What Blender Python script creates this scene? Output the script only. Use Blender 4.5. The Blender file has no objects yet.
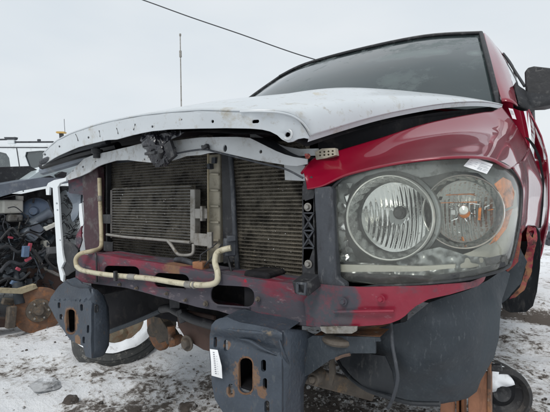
import bpy, bmesh, math, random
from mathutils import Vector, Matrix, noise
from mathutils.geometry import tessellate_polygon
random.seed(7)
R = math.radians
scene = bpy.context.scene
COL = scene.collection
# ---------------------------------------------------------------- camera
CAM = Vector((1.11, -0.98, 0.95)); YAW = R(33.2); F = 393.0; HX, HY = 275.0, 206.0
FWD = Vector((-math.sin(YAW), math.cos(YAW), 0)); RGT = Vector((math.cos(YAW), math.sin(YAW), 0))
cd = bpy.data.cameras.new("camera"); cam = bpy.data.objects.new("camera", cd); COL.objects.link(cam)
cam.location = CAM; cam.rotation_euler = (R(90), 0, YAW)
cd.sensor_width = 36; cd.lens = F / 550 * 36; cd.clip_start = 0.02; cd.clip_end = 3000
scene.camera = cam
# ---------------------------------------------------------------- world, sun, exposure
w = bpy.data.worlds.new("World"); scene.world = w; w.use_nodes = True
nt = w.node_tree; nt.nodes.clear()
def wn(t): return nt.nodes.new(t)
sky = wn('ShaderNodeTexSky'); sky.sky_type = 'NISHITA'; sky.sun_disc = False
SUN_EL, SUN_AZ = R(48), R(168)
sky.sun_elevation = SUN_EL; sky.sun_rotation = SUN_AZ
sky.air_density = 1.0; sky.dust_density = 6.0; sky.ozone_density = 1.0
tc = wn('ShaderNodeTexCoord'); nz = wn('ShaderNodeTexNoise'); nz.inputs['Scale'].default_value = 1.6; nz.inputs['Detail'].default_value = 4
mp = wn('ShaderNodeMapping'); mp.inputs['Scale'].default_value = (1, 1, 3)
cr = wn('ShaderNodeValToRGB')
cr.color_ramp.elements[0].position = .3; cr.color_ramp.elements[0].color = (6.5, 7.15, 7.7, 1)
cr.color_ramp.elements[1].position = .75; cr.color_ramp.elements[1].color = (7.9, 8.25, 8.5, 1)
mixs = wn('ShaderNodeMix'); mixs.data_type = 'RGBA'; mixs.inputs[0].default_value = .93
bgn = wn('ShaderNodeBackground'); bgn.inputs[1].default_value = .105; outw = wn('ShaderNodeOutputWorld')
L = nt.links.new
L(tc.outputs['Generated'], mp.inputs[0]); L(mp.outputs[0], nz.inputs['Vector']); L(nz.outputs['Fac'], cr.inputs[0])
L(sky.outputs[0], mixs.inputs[6]); L(cr.outputs[0], mixs.inputs[7]); L(mixs.outputs[2], bgn.inputs[0]); L(bgn.outputs[0], outw.inputs[0])
sd = bpy.data.lights.new("sun", 'SUN'); sd.energy = 1.5; sd.angle = R(18); sd.color = (1, .97, .93)
so = bpy.data.objects.new("sun", sd); COL.objects.link(so)
sdir = Vector((math.sin(SUN_AZ) * math.cos(SUN_EL), math.cos(SUN_AZ) * math.cos(SUN_EL), math.sin(SUN_EL)))
so.rotation_euler = sdir.to_track_quat('Z', 'Y').to_euler()
vs = scene.view_settings; vs.view_transform = 'Standard'; vs.look = 'None'; vs.exposure = 0.06; vs.gamma = 1
# ---------------------------------------------------------------- sight helpers: a point seen at (px,py) on a plane
def ray(px, py):
    return RGT * ((px - HX) / F) + FWD + Vector((0, 0, -(py - HY) / F))
def PY(px, py, Y):
    d = ray(px, py); return CAM + d * ((Y - CAM.y) / d.y)
def PX(px, py, X):
    d = ray(px, py); return CAM + d * ((X - CAM.x) / d.x)
def PD(px, py, dep): return CAM + ray(px, py) * dep
def lerp(a, b, t): return a + (b - a) * t
def interp(tab, x):
    if x <= tab[0][0]: return tab[0][1]
    for (a, va), (b, vb) in zip(tab, tab[1:]):
        if x <= b: return lerp(va, vb, (x - a) / (b - a))
    return tab[-1][1]
# ---------------------------------------------------------------- materials
MATS = {}
def mat(name, col, rough=.5, metal=0., var=.25, vscale=9., dirt=None, dirt2=None, bump=.15, bscale=60., coat=0., spec=.5, spots=None, coatr=.04, stretch=None, spotscale=75):
    """base colour with mottling; dirt=(colour, amount 0..1, scale); spots=[(point, radius, colour, noise)] placed wear; negative noise gives soft painted reflections"""
    m = bpy.data.materials.new(name); m.use_nodes = True; n = m.node_tree; N = n.nodes; Lk = n.links.new
    b = N['Principled BSDF']
    geo = N.new('ShaderNodeNewGeometry'); pos = geo.outputs['Position']
    dpos = pos
    if stretch:
        sv = N.new('ShaderNodeVectorMath'); sv.operation = 'MULTIPLY'; sv.inputs[1].default_value = stretch; Lk(pos, sv.inputs[0]); dpos = sv.outputs[0]
    n1 = N.new('ShaderNodeTexNoise'); n1.inputs['Scale'].default_value = vscale; n1.inputs['Detail'].default_value = 6; n1.inputs['Roughness'].default_value = .65
    Lk(pos, n1.inputs['Vector'])
    r1 = N.new('ShaderNodeValToRGB'); e = r1.color_ramp.elements
    e[0].position = .3; e[1].position = .7
    e[0].color = (*[max(0, c * (1 - var)) for c in col], 1); e[1].color = (*[min(1, c * (1 + var)) for c in col], 1)
    Lk(n1.outputs['Fac'], r1.inputs[0]); cur = r1.outputs[0]
    rsock = None
    def over(colr, fac):
        nonlocal cur
        mx = N.new('ShaderNodeMix'); mx.data_type = 'RGBA'; Lk(fac, mx.inputs[0]); Lk(cur, mx.inputs[6])
        mx.inputs[7].default_value = (*colr, 1); cur = mx.outputs[2]
    facs = []
    for k, d in enumerate((dirt, dirt2)):
        if not d: continue
        n2 = N.new('ShaderNodeTexNoise'); n2.inputs['Scale'].default_value = d[2]; n2.inputs['Detail'].default_value = 9; n2.inputs['Roughness'].default_value = .72
        ofs = N.new('ShaderNodeVectorMath'); ofs.operation = 'ADD'; ofs.inputs[1].default_value = (3.1 + k * 7, 1.7, k * 4.); Lk(dpos, ofs.inputs[0]); Lk(ofs.outputs[0], n2.inputs['Vector'])
        r2 = N.new('ShaderNodeMapRange'); th = .68 - .36 * d[1]
        r2.inputs[1].default_value = th - .05; r2.inputs[2].default_value = th + .09; Lk(n2.outputs['Fac'], r2.inputs[0])
        over(d[0], r2.outputs[0]); facs.append(r2.outputs[0])
    for s in (spots or []):
        p, rad, sc, na = s
        ds = N.new('ShaderNodeVectorMath'); ds.operation = 'DISTANCE'; ds.inputs[1].default_value = p; Lk(pos, ds.inputs[0])
        n3 = N.new('ShaderNodeTexNoise'); n3.inputs['Scale'].default_value = spotscale; n3.inputs['Detail'].default_value = 12; n3.inputs['Roughness'].default_value = .7; Lk(pos, n3.inputs['Vector'])
        ma = N.new('ShaderNodeMath'); ma.operation = 'MULTIPLY_ADD'; Lk(n3.outputs['Fac'], ma.inputs[0]); ma.inputs[1].default_value = rad * abs(na); Lk(ds.outputs['Value'], ma.inputs[2])
        mr = N.new('ShaderNodeMapRange'); c0 = rad + rad * abs(na) * .5
        mr.inputs[1].default_value = c0 * 1.05; mr.inputs[2].default_value = c0 * (.93 if na > 0 else .35); Lk(ma.outputs[0], mr.inputs[0])
        n5 = N.new('ShaderNodeTexNoise'); n5.inputs['Scale'].default_value = spotscale * 2; n5.inputs['Detail'].default_value = 6; n5.inputs['Roughness'].default_value = .7; Lk(pos, n5.inputs['Vector'])
        m5 = N.new('ShaderNodeMapRange'); m5.inputs[1].default_value = .36; m5.inputs[2].default_value = .56; m5.inputs[3].default_value = .5 if na > 0 else 1.; Lk(n5.outputs['Fac'], m5.inputs[0])
        f5 = N.new('ShaderNodeMath'); f5.operation = 'MULTIPLY'; Lk(mr.outputs[0], f5.inputs[0]); Lk(m5.outputs[0], f5.inputs[1])
        over(sc, f5.outputs[0]); facs.append(f5.outputs[0])
    Lk(cur, b.inputs['Base Color'])
    base_r = None
    n4 = N.new('ShaderNodeMapRange'); n4.inputs[3].default_value = max(.02, rough * .8); n4.inputs[4].default_value = min(1, rough * 1.25); Lk(n1.outputs['Fac'], n4.inputs[0]); rs = n4.outputs[0]
    for f in facs:
        mm = N.new('ShaderNodeMix'); mm.data_type = 'FLOAT'; Lk(f, mm.inputs[0]); Lk(rs, mm.inputs[2]); mm.inputs[3].default_value = .85; rs = mm.outputs[0]
        if metal > 0:
            pass
    Lk(rs, b.inputs['Roughness'])
    b.inputs['Metallic'].default_value = metal; b.inputs['Coat Weight'].default_value = coat; b.inputs['Coat Roughness'].default_value = coatr
    b.inputs['Specular IOR Level'].default_value = spec
    if bump:
        nb = N.new('ShaderNodeTexNoise'); nb.inputs['Scale'].default_value = bscale; nb.inputs['Detail'].default_value = 5; Lk(pos, nb.inputs['Vector'])
        bp = N.new('ShaderNodeBump'); bp.inputs['Strength'].default_value = bump; bp.inputs['Distance'].default_value = .004
        Lk(nb.outputs['Fac'], bp.inputs['Height']); Lk(bp.outputs[0], b.inputs['Normal'])
    MATS[name] = m; return m
DIRT = (.30, .27, .24); RUST = (.30, .12, .045)
def C3(*a): return tuple(a)
c_near = PY(246, 376, -.16); c_far = PY(71, 320, -.16)
M_red = mat('red_paint', (.21, .002, .018), .3, 0, .05, 3, bump=.01, bscale=6, coat=.85, coatr=.02, spec=.25)
M_redside = mat('red_paint_scuff_glare', (.20, .005, .024), .35, 0, .08, 6, dirt=((.60, .57, .58), .20, 16), bump=.04, bscale=20, coat=.9, stretch=(1, 1, .3))  # whitish patches: scuffs together with snow glare painted into the colour
M_redrust = mat('torn_red_steel', (.24, .02, .045), .5, .1, .3, 20, dirt=((.28, .14, .07), .5, 22), dirt2=((.03, .02, .02), .3, 30), bump=.4)
M_white = mat('primer_white', (.53, .565, .59), .36, 0, .06, 3, dirt=((.40, .38, .33), .20, 14), dirt2=((.28, .23, .17), .12, 40), bump=.05, bscale=25, coat=.35, coatr=.12, spots=[(PY(317, 104, .12), .035, (.46, .42, .33), 2.2), (PY(327, 101, .18), .03, (.50, .46, .38), 2.2)])
M_bar = mat('painted_white_steel', (.50, .52, .53), .45, 0, .10, 7, dirt=((.33, .31, .28), .30, 18), dirt2=((.2, .15, .10), .10, 45), bump=.15, coat=.1)
M_dark = mat('black_plastic', (.018, .019, .022), .5, 0, .3, 15, dirt=((.10, .10, .10), .25, 30), bump=.3)
M_void = mat('grimy_shade_black', (.012, .012, .014), .85, 0, .4, 10, dirt=((.035, .032, .03), .3, 12), bump=.5, bscale=30, spec=.2)  # for grimy parts and for dark fills in shaded gaps
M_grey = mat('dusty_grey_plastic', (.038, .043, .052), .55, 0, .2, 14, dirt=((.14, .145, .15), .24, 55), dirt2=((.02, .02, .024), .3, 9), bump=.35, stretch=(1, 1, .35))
M_liner = mat('fender_liner_plastic', (.024, .032, .041), .5, 0, .18, 8, dirt=((.085, .097, .106), .20, 150), dirt2=((.046, .057, .067), .36, 9), bump=.35, bscale=90, stretch=(1, 1, .28))
M_liner2 = mat('inner_liner_plastic', (.014, .017, .021), .5, 0, .2, 6, dirt=((.07, .07, .07), .22, 50), bump=.35, stretch=(1, 1, .4))
M_beam = mat('faded_red_beam', (.17, .018, .038), .6, .0, .3, 9, dirt=((.060, .056, .070), .66, 12), dirt2=((.24, .20, .21), .17, 42), bump=.3, stretch=(.4, 1, 1), spotscale=34, spots=[(PY(245, 281, -.08), .006, (.34, .01, .03), 2.), (PY(180, 266, -.05), .05, (.20, .11, .06), 1.7)])
M_redpanel = mat('faded_red_lower_panel', (.20, .006, .024), .42, .1, .2, 9, dirt=((.06, .05, .065), .34, 14), dirt2=((.30, .16, .18), .10, 60), bump=.2, coat=.35, stretch=(.5, 1, 1), spotscale=28, spots=[(PY(325, 300, -.07), .085, (.045, .05, .062), 1.0), (PY(350, 297, -.07), .03, (.05, .055, .07), 1.6), (PY(345, 318, -.08), .02, (.07, .06, .07), 1.8)])
M_brk = mat('bumper_bracket_steel', (.050, .063, .082), .42, .25, .2, 14, dirt=((.10, .112, .12), .18, 60), dirt2=((.15, .095, .06), .10, 60), bump=.4, bscale=110, spotscale=90, stretch=(1, 1, .5),
            spots=[(c_near, .041, (.22, .13, .075), 2.6), (PY(262, 392, -.16), .016, (.19, .11, .065), 1.6), (PY(230, 392, -.16), .015, (.19, .115, .07), 1.2),
                   (PY(226, 345, -.16), .013, (.19, .115, .07), 1.2), (c_far + Vector((0, 0, 0)), .047, (.26, .15, .08), 1.5), (PY(78, 340, -.16), .02, (.25, .15, .085), 1.6),
                   (PY(262, 331, -.2), .03, (.22, .17, .11), 1.4)])
M_slotrust = mat('rusty_slot_edge', (.15, .08, .045), .9, 0, .4, 40, dirt=((.05, .03, .02), .35, 30), bump=.8)
M_rust = mat('rusty_steel', (.24, .10, .045), .9, 0, .35, 25, dirt=((.07, .045, .03), .35, 14), bump=.7, bscale=90)
M_orust = mat('orange_rust', (.27, .125, .06), .9, 0, .3, 18, dirt=((.10, .065, .05), .48, 14), dirt2=((.30, .24, .19), .22, 30), bump=.6)
M_hub = mat('dirty_hub_steel', (.10, .085, .07), .7, .2, .35, 30, dirt=((.25, .17, .1), .3, 20), bump=.5)
M_alu = mat('dirty_aluminium', (.28, .27, .25), .5, .5, .2, 14, dirt=((.16, .14, .11), .35, 22), bump=.25)
M_fin = None
M_rustytan = mat('tan_rusty_rim', (.13, .11, .075), .7, .1, .3, 20, dirt=((.12, .07, .04), .45, 18), bump=.4)
M_tyre2 = mat('weathered_tyre', (.055, .058, .058), .8, 0, .25, 30, dirt=((.25, .24, .22), .28, 22), bump=.5)
M_stand = mat('flaking_orange_paint', (.36, .17, .10), .8, 0, .25, 14, dirt=((.16, .08, .05), .38, 20), bump=.4, stretch=(1, 1, .15))
M_rotor = mat('rusted_disc_face', (.15, .085, .055), .7, .2, .3, 30, dirt=((.30, .13, .055), .42, 16), bump=.4)
M_tan = mat('tan_hose', (.42, .36, .24), .5, 0, .15, 30, dirt=((.22, .18, .11), .32, 22), bump=.15)
M_tan2 = mat('faded_hose_ivory', (.50, .46, .34), .45, 0, .12, 30, dirt=((.20, .17, .11), .25, 30), bump=.15)
M_beige = mat('beige_tank', (.36, .33, .26), .6, 0, .15, 12, dirt=((.20, .18, .14), .3, 20), bump=.2)
M_maroon = mat('dusty_maroon_post', (.05, .022, .028), .65, 0, .3, 12, dirt=((.11, .10, .10), .35, 18), bump=.3)
M_chrome = mat('chrome_reflector', (.82, .83, .82), .10, 1., .04, 9, dirt=((.45, .45, .43), .2, 30), bump=.0)
M_chromed = mat('dim_chrome', (.62, .63, .61), .2, 1., .15, 30, bump=.25, bscale=120)
M_housing = mat('headlight_housing', (.33, .35, .345), .35, .55, .15, 20, dirt=((.12, .12, .12), .25, 18), bump=.15)
M_cream = mat('cream_light_bar', (.44, .435, .38), .4, 0, .08, 12, dirt=((.4, .4, .35), .2, 20), bump=.1)
M_amber = mat('amber_reflector', (.70, .20, .012), .22, 0, .35, 60, dirt=((.16, .05, .01), .4, 30), bump=.3, bscale=200, coat=.6)
M_ring = mat('clear_ring_edge', (.85, .86, .82), .15, .5, .1, 20, bump=.05, coat=.8)
M_paper = mat('paper_label', (.80, .81, .82), .6, 0, .03, 20, bump=.03)
M_ink = mat('faded_print', (.50, .52, .54), .7, 0, .1, 300, bump=0)
M_ink2 = mat('grey_ink', (.22, .23, .25), .7, 0, .1, 300, bump=0)
M_rubber = mat('tyre_rubber', (.028, .028, .029), .8, 0, .25, 20, dirt=((.12, .11, .10), .35, 14), bump=.6)
M_glass = mat('tinted_glass', (.045, .06, .065), .06, 0, .15, 1.5, dirt=((.10, .12, .12), .25, 2), bump=.0, spec=.9, coat=1.)
M_shield = mat('windshield_glass', (.030, .042, .044), .05, 0, .18, 1.6, dirt=((.09, .115, .115), .28, 3.2), bump=.0, spec=.45, coat=.3, spotscale=7, spots=[(PY(372, 70, 1.45), 0.07, (.17, .205, .205), -.5), (PY(388, 66, 1.45), 0.09, (.17, .205, .205), -.5), (PY(405, 63, 1.45), 0.1, (.17, .205, .205), -.5), (PY(424, 60, 1.45), 0.1, (.17, .205, .205), -.5), (PY(440, 57, 1.45), 0.07, (.17, .205, .205), -.5), (PY(475, 55, 1.45), 0.05, (.17, .205, .205), -.5), (PY(478, 68, 1.45), 0.05, (.17, .205, .205), -.5), (PY(481, 80, 1.45), 0.05, (.17, .205, .205), -.5)])  # soft pale spots paint a sky reflection into the glass colour
M_silver = mat('silver_white_paint', (.70, .74, .76), .35, 0, .05, 3, dirt=((.5, .52, .52), .2, 6), bump=.02, coat=.6)
M_bluegrey = mat('blue_grey_panel', (.16, .19, .23), .5, .1, .2, 5, dirt=((.3, .32, .33), .3, 10), bump=.2, coat=.3)
M_booster = mat('brake_booster_paint', (.12, .16, .23), .45, .2, .15, 20, dirt=((.2, .2, .2), .25, 25), bump=.2)
M_tank = mat('translucent_white_tank', (.66, .66, .60), .45, 0, .06, 20, dirt=((.4, .38, .3), .2, 20), bump=.1)
M_blue = mat('blue_plastic', (.11, .17, .27), .5, 0, .2, 30, bump=.1)
M_pink = mat('red_connector', (.36, .06, .09), .5, 0, .2, 30, bump=.1)
M_teal = mat('painted_sky_glass', (.50, .58, .60), .25, 0, .05, 3, bump=.02, coat=.5)  # reflected sky is put into the pale base colour
M_brown = mat('brown_rusty_panel', (.065, .038, .030), .8, 0, .3, 12, dirt=((.05, .035, .03), .35, 8), bump=.4)
M_yel = mat('beacon_amber', (.48, .30, .08), .4, 0, .1, 20, bump=0)
M_cable = mat('cable_black', (.03, .032, .036), .6, 0, .2, 20, bump=0)
M_bag = mat('wrinkled_dark_bag', (.014, .014, .019), .25, 0, .4, 30, dirt=((.10, .10, .12), .2, 50), bump=.9, bscale=60, coat=.4, coatr=.15)
M_snowm = mat('clean_snow', (.80, .83, .86), .7, 0, .05, 10, dirt=((.45, .45, .45), .14, 18), bump=.5, bscale=40)
M_stone = mat('dirty_ice_and_stones', (.26, .24, .22), .8, 0, .7, 14, dirt=((.62, .64, .66), .35, 16), bump=.6)
M_icegrey = mat('grey_ice_clump', (.34, .35, .36), .7, 0, .4, 14, dirt=((.10, .09, .08), .35, 18), dirt2=((.75, .77, .8), .3, 9), bump=.8)
M_clod = mat('dark_mud_clod', (.055, .045, .038), .9, 0, .5, 25, dirt=((.5, .5, .5), .22, 20), bump=.7)

def fin_mat(name, col, hl, sc, vertical=True):
    m = mat(name, col, .6, .25, .3, 10, dirt=((.075, .068, .056), .46, 13), dirt2=((.24, .21, .16), .2, 50), bump=0)
    n = m.node_tree; N = n.nodes; b = N['Principled BSDF']
    g = N.new('ShaderNodeNewGeometry'); wv = N.new('ShaderNodeTexWave'); wv.bands_direction = 'X'; wv.inputs['Scale'].default_value = sc; wv.inputs['Distortion'].default_value = .6
    n.links.new(g.outputs['Position'], wv.inputs['Vector'])
    bp = N.new('ShaderNodeBump'); bp.inputs['Strength'].default_value = .9; bp.inputs['Distance'].default_value = .004
    n.links.new(wv.outputs['Fac'], bp.inputs['Height']); n.links.new(bp.outputs[0], b.inputs['Normal'])
    return m
M_fin = fin_mat('radiator_fins', (.32, .29, .235), 1, 110)
M_tube = mat('radiator_tube', (.13, .115, .09), .55, .2, .35, 12, dirt=((.075, .068, .056), .46, 13), dirt2=((.30, .26, .19), .15, 50), bump=.3)
M_tubed = mat('dark_radiator_tube', (.075, .07, .066), .55, .3, .3, 22, dirt=((.24, .22, .18), .2, 60), bump=.3)
M_tubel = mat('cooler_tube', (.10, .098, .095), .5, .3, .35, 30, dirt=((.35, .33, .30), .22, 60), bump=.3)

def lens_mat():
    m = bpy.data.materials.new('hazed_headlight_lens'); m.use_nodes = True; n = m.node_tree; N = n.nodes; N.clear()
    o = N.new('ShaderNodeOutputMaterial'); tr = N.new('ShaderNodeBsdfTransparent'); tr.inputs[0].default_value = (.97, .975, .96, 1)
    gl = N.new('ShaderNodeBsdfGlossy'); gl.inputs['Roughness'].default_value = .05
    df = N.new('ShaderNodeBsdfDiffuse'); df.inputs[0].default_value = (.52, .53, .48, 1)
    g0 = N.new('ShaderNodeNewGeometry'); dt = N.new('ShaderNodeVectorMath'); dt.operation = 'DOT_PRODUCT'
    n.links.new(g0.outputs['Normal'], dt.inputs[0]); n.links.new(g0.outputs['Incoming'], dt.inputs[1])
    ab = N.new('ShaderNodeMath'); ab.operation = 'ABSOLUTE'; n.links.new(dt.outputs['Value'], ab.inputs[0])
    su = N.new('ShaderNodeMath'); su.operation = 'SUBTRACT'; su.inputs[0].default_value = 1; n.links.new(ab.outputs[0], su.inputs[1])
    pw = N.new('ShaderNodeMath'); pw.operation = 'POWER'; n.links.new(su.outputs[0], pw.inputs[0]); pw.inputs[1].default_value = 5
    fr = N.new('ShaderNodeMath'); fr.operation = 'MULTIPLY_ADD'; n.links.new(pw.outputs[0], fr.inputs[0]); fr.inputs[1].default_value = .94; fr.inputs[2].default_value = .03
    g = N.new('ShaderNodeNewGeometry'); nn = N.new('ShaderNodeTexNoise'); nn.inputs['Scale'].default_value = 9; nn.inputs['Detail'].default_value = 6
    n.links.new(g.outputs['Position'], nn.inputs['Vector'])
    mr = N.new('ShaderNodeMapRange'); mr.inputs[1].default_value = .3; mr.inputs[2].default_value = .75; mr.inputs[3].default_value = .0; mr.inputs[4].default_value = .065
    n.links.new(nn.outputs['Fac'], mr.inputs[0])
    m1 = N.new('ShaderNodeMixShader'); n.links.new(mr.outputs[0], m1.inputs[0]); n.links.new(tr.outputs[0], m1.inputs[1]); n.links.new(df.outputs[0], m1.inputs[2])
    m2 = N.new('ShaderNodeMixShader'); n.links.new(fr.outputs[0], m2.inputs[0]); n.links.new(m1.outputs[0], m2.inputs[1]); n.links.new(gl.outputs[0], m2.inputs[2])
    n.links.new(m2.outputs[0], o.inputs[0]); return m
M_lens = lens_mat()
# ---------------------------------------------------------------- mesh helpers
ORG = {}
def empty(name, loc, label, cat, group=None):
    o = bpy.data.objects.new(name, None); COL.objects.link(o); o.location = loc; ORG[o] = Vector(loc)
    o['label'] = label; o['category'] = cat
    if group: o['group'] = group
    o.empty_display_size = .1
    return o
def mk(name, geo, m, parent=None, smooth=40, bevel=0, label=None, cat=None, kind=None, group=None):
    V, Fc = geo
    V = [Vector(v) for v in V]
    lo = Vector([min(v[i] for v in V) for i in range(3)]); hi = Vector([max(v[i] for v in V) for i in range(3)])
    c = (lo + hi) / 2
    if parent is None: c.z = lo.z
    me = bpy.data.meshes.new(name); me.from_pydata([v - c for v in V], [], Fc); me.validate()
    bm = bmesh.new(); bm.from_mesh(me); bmesh.ops.recalc_face_normals(bm, faces=bm.faces); bm.to_mesh(me); bm.free()
    me.materials.append(m)
    for p in me.polygons: p.use_smooth = True
    me.set_sharp_from_angle(angle=R(smooth))
    o = bpy.data.objects.new(name, me); COL.objects.link(o); ORG[o] = c
    if parent is not None: o.parent = parent; o.location = c - ORG[parent]
    else: o.location = c
    if label: o['label'] = label
    if cat: o['category'] = cat
    if kind: o['kind'] = kind
    if group: o['group'] = group
    if bevel:
        b = o.modifiers.new('bevel', 'BEVEL'); b.width = bevel; b.segments = 2; b.limit_method = 'ANGLE'; b.angle_limit = R(35); b.harden_normals = False
    return o
def join(*gs):
    V = []; Fc = []
    for v, f in gs:
        n = len(V); V += list(v); Fc += [tuple(i + n for i in q) for q in f]
    return V, Fc
def box(lo, hi):
    x0, y0, z0 = lo; x1, y1, z1 = hi
    V = [Vector(p) for p in ((x0,y0,z0),(x1,y0,z0),(x1,y1,z0),(x0,y1,z0),(x0,y0,z1),(x1,y0,z1),(x1,y1,z1),(x0,y1,z1))]
    return V, [(0,3,2,1),(4,5,6,7),(0,1,5,4),(1,2,6,5),(2,3,7,6),(3,0,4,7)]
def obox(a, b, w, h, up=Vector((0,0,1))):
    a = Vector(a); b = Vector(b); d = (b - a).normalized(); s = d.cross(up)
    if s.length < 1e-3: s = Vector((1,0,0))
    s.normalize(); u = s.cross(d); V = []
    for p in (a, b):
        for i, j in ((-1,-1),(1,-1),(1,1),(-1,1)): V.append(p + s * (w / 2 * i) + u * (h / 2 * j))
    return V, [(0,1,2,3),(7,6,5,4),(0,4,5,1),(1,5,6,2),(2,6,7,3),(3,7,4,0)]
def catmull(P, n=8):
    P = [Vector(p) for p in P]
    if len(P) < 3: return P
    out = []
    for i in range(len(P) - 1):
        p0 = P[max(i-1, 0)]; p1 = P[i]; p2 = P[i+1]; p3 = P[min(i+2, len(P)-1)]
        for k in range(n):
            t = k / n
            out.append(.5 * (2*p1 + (p2-p0)*t + (2*p0-5*p1+4*p2-p3)*t*t + (3*p1-p0-3*p2+p3)*t**3))
    out.append(P[-1]); return out
def tube(P, r, seg=10, smooth=6, cap=True):
    P = catmull(P, smooth) if smooth else [Vector(p) for p in P]
    V = []; Fc = []; n = len(P); u = None
    for i, p in enumerate(P):
        d = (P[min(i+1, n-1)] - P[max(i-1, 0)]).normalized()
        if u is None: u = d.orthogonal().normalized()
        u = (u - d * u.dot(d)); u = u.normalized() if u.length > 1e-6 else d.orthogonal().normalized()
        v = d.cross(u); rr = r(i / (n - 1)) if callable(r) else r
        for k in range(seg):
            a = 2 * math.pi * k / seg; V.append(p + (u * math.cos(a) + v * math.sin(a)) * rr)
    for i in range(n - 1):
        for k in range(seg):
            a = i * seg + k; b = i * seg + (k + 1) % seg; Fc.append((a, b, b + seg, a + seg))
    if cap: Fc.append(tuple(range(seg))[::-1]); Fc.append(tuple(range((n-1)*seg, n*seg)))
    return V, Fc
def cyl(a, b, r, seg=20): return tube([a, b], r, seg, 0)
def lathe(c, axis, prof, seg=32):
    """prof: (radius, distance along axis)"""
    c = Vector(c); ax = Vector(axis).normalized(); u = ax.orthogonal().normalized(); v = ax.cross(u)
    V = []; Fc = []
    for r, h in prof:
        for k in range(seg):
            a = 2 * math.pi * k / seg; V.append(c + ax * h + (u * math.cos(a) + v * math.sin(a)) * r)
    for i in range(len(prof) - 1):
        for k in range(seg):
            a = i * seg + k; b = i * seg + (k + 1) % seg; Fc.append((a, b, b + seg, a + seg))
    return V, Fc
def ellipse(cx, cy, rx, ry, n=14, rot=0):
    return [(cx + rx * math.cos(t) * math.cos(rot) - ry * math.sin(t) * math.sin(rot), cy + rx * math.cos(t) * math.sin(rot) + ry * math.sin(t) * math.cos(rot)) for t in [2 * math.pi * k / n for k in range(n)]]
def rrect(x0, y0, x1, y1, r, n=4, skew=0.):
    """rounded slot; skew = drop of y per pixel of x"""
    P = []
    for cx, cy, a0 in ((x1 - r, y0 + r, -90), (x1 - r, y1 - r, 0), (x0 + r, y1 - r, 90), (x0 + r, y0 + r, 180)):
        for k in range(n + 1):
            a = R(a0 + 90 * k / n); x = cx + r * math.cos(a); P.append((x, cy + r * math.sin(a) + skew * (x - x0)))
    return P
def plate(outer, yf, thick=.004, holes=(), maxedge=0, jit=0., proj=PY, tdir=Vector((0, 1, 0)), wob=0.):
    """solid sheet whose front outline is traced on the surface proj(px,py,yf(px,py)); thick along tdir"""
    if not callable(yf): yv = yf; yf = lambda x, y: yv
    loops = [outer] + list(holes)
    if maxedge:
        nl = []
        for lp in loops:
            q = []
            for i, a in enumerate(lp):
                b = lp[(i + 1) % len(lp)]; n = max(1, int(math.ceil(math.hypot(b[0]-a[0], b[1]-a[1]) / maxedge)))
                for k in range(n): q.append((lerp(a[0], b[0], k/n), lerp(a[1], b[1], k/n)))
            nl.append(q)
        loops = nl
    if jit:
        loops = [[(x + random.uniform(-jit, jit), y + random.uniform(-jit, jit)) for x, y in lp] for lp in loops]
    flat = [p for lp in loops for p in lp]
    tris = tessellate_polygon([[Vector((x, y, 0)) for x, y in lp] for lp in loops])
    bm = bmesh.new(); vs_ = [bm.verts.new((x, y, 0)) for x, y in flat]
    for t in tris:
        try: bm.faces.new([vs_[i] for i in t])
        except ValueError: pass
    if maxedge:
        for it in range(5):
            le = [e for e in bm.edges if e.calc_length() > maxedge * 1.6]
            if not le: break
            bmesh.ops.subdivide_edges(bm, edges=le, cuts=1, use_grid_fill=False)
            bmesh.ops.triangulate(bm, faces=[f for f in bm.faces if len(f.verts) > 3])
        bmesh.ops.beautify_fill(bm, faces=bm.faces[:], edges=[e for e in bm.edges if not e.is_boundary])
    bm.verts.ensure_lookup_table(); bm.verts.index_update()
    base = [(v.co.x, v.co.y) for v in bm.verts]; fs = [[v.index for v in f.verts] for f in bm.faces]
    be = [(e.verts[0].index, e.verts[1].index) for e in bm.edges if e.is_boundary]
    bm.free()
    A = [proj(x, y, yf(x, y)) for x, y in base]
    if wob: A = [p + tdir * (wob * noise.noise(p * 14)) for p in A]
    n = len(A); B = [p + tdir * thick for p in A]
    Fc = [tuple(f) for f in fs] + [tuple(i + n for i in reversed(f)) for f in fs] + [(a, b, b + n, a + n) for a, b in be]
    return A + B, Fc
def grid(rows, nu=6, nv=5):
    """smooth surface through rows of world points"""
    R1 = [catmull(r, nu) for r in rows]; m = len(R1[0]); cols = [catmull([r[i] for r in R1], nv) for i in range(m)]
    k = len(cols[0]); V = [cols[i][j] for j in range(k) for i in range(m)]
    return V, [(j*m+i, j*m+i+1, (j+1)*m+i+1, (j+1)*m+i) for j in range(k-1) for i in range(m-1)]
def solid(o, t, off=1):
    s = o.modifiers.new('thickness', 'SOLIDIFY'); s.thickness = t; s.offset = off; return o
def bolt(p, ax, r=.008, h=.006):
    return join(lathe(p, ax, [(0, h*.4), (r*1.5, h*.4), (r*1.5, 0)], 14), lathe(p, ax, [(0, h*1.6), (r*.8, h*1.6), (r, h*1.2), (r, 0)], 6))
def lump(c, r, sq=.6, seed=0):
    bm = bmesh.new(); bmesh.ops.create_icosphere(bm, subdivisions=1, radius=1)
    V = []
    for v in bm.verts:
        d = v.co.normalized(); k = 1 + .45 * noise.noise(d * 1.7 + Vector((seed * 3.3, seed, 0)))
        V.append(Vector(c) + Vector((d.x * r * k, d.y * r * k, d.z * r * k * sq)))
    f = [tuple(v.index for v in q.verts) for q in bm.faces]; bm.free(); return V, f

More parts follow.
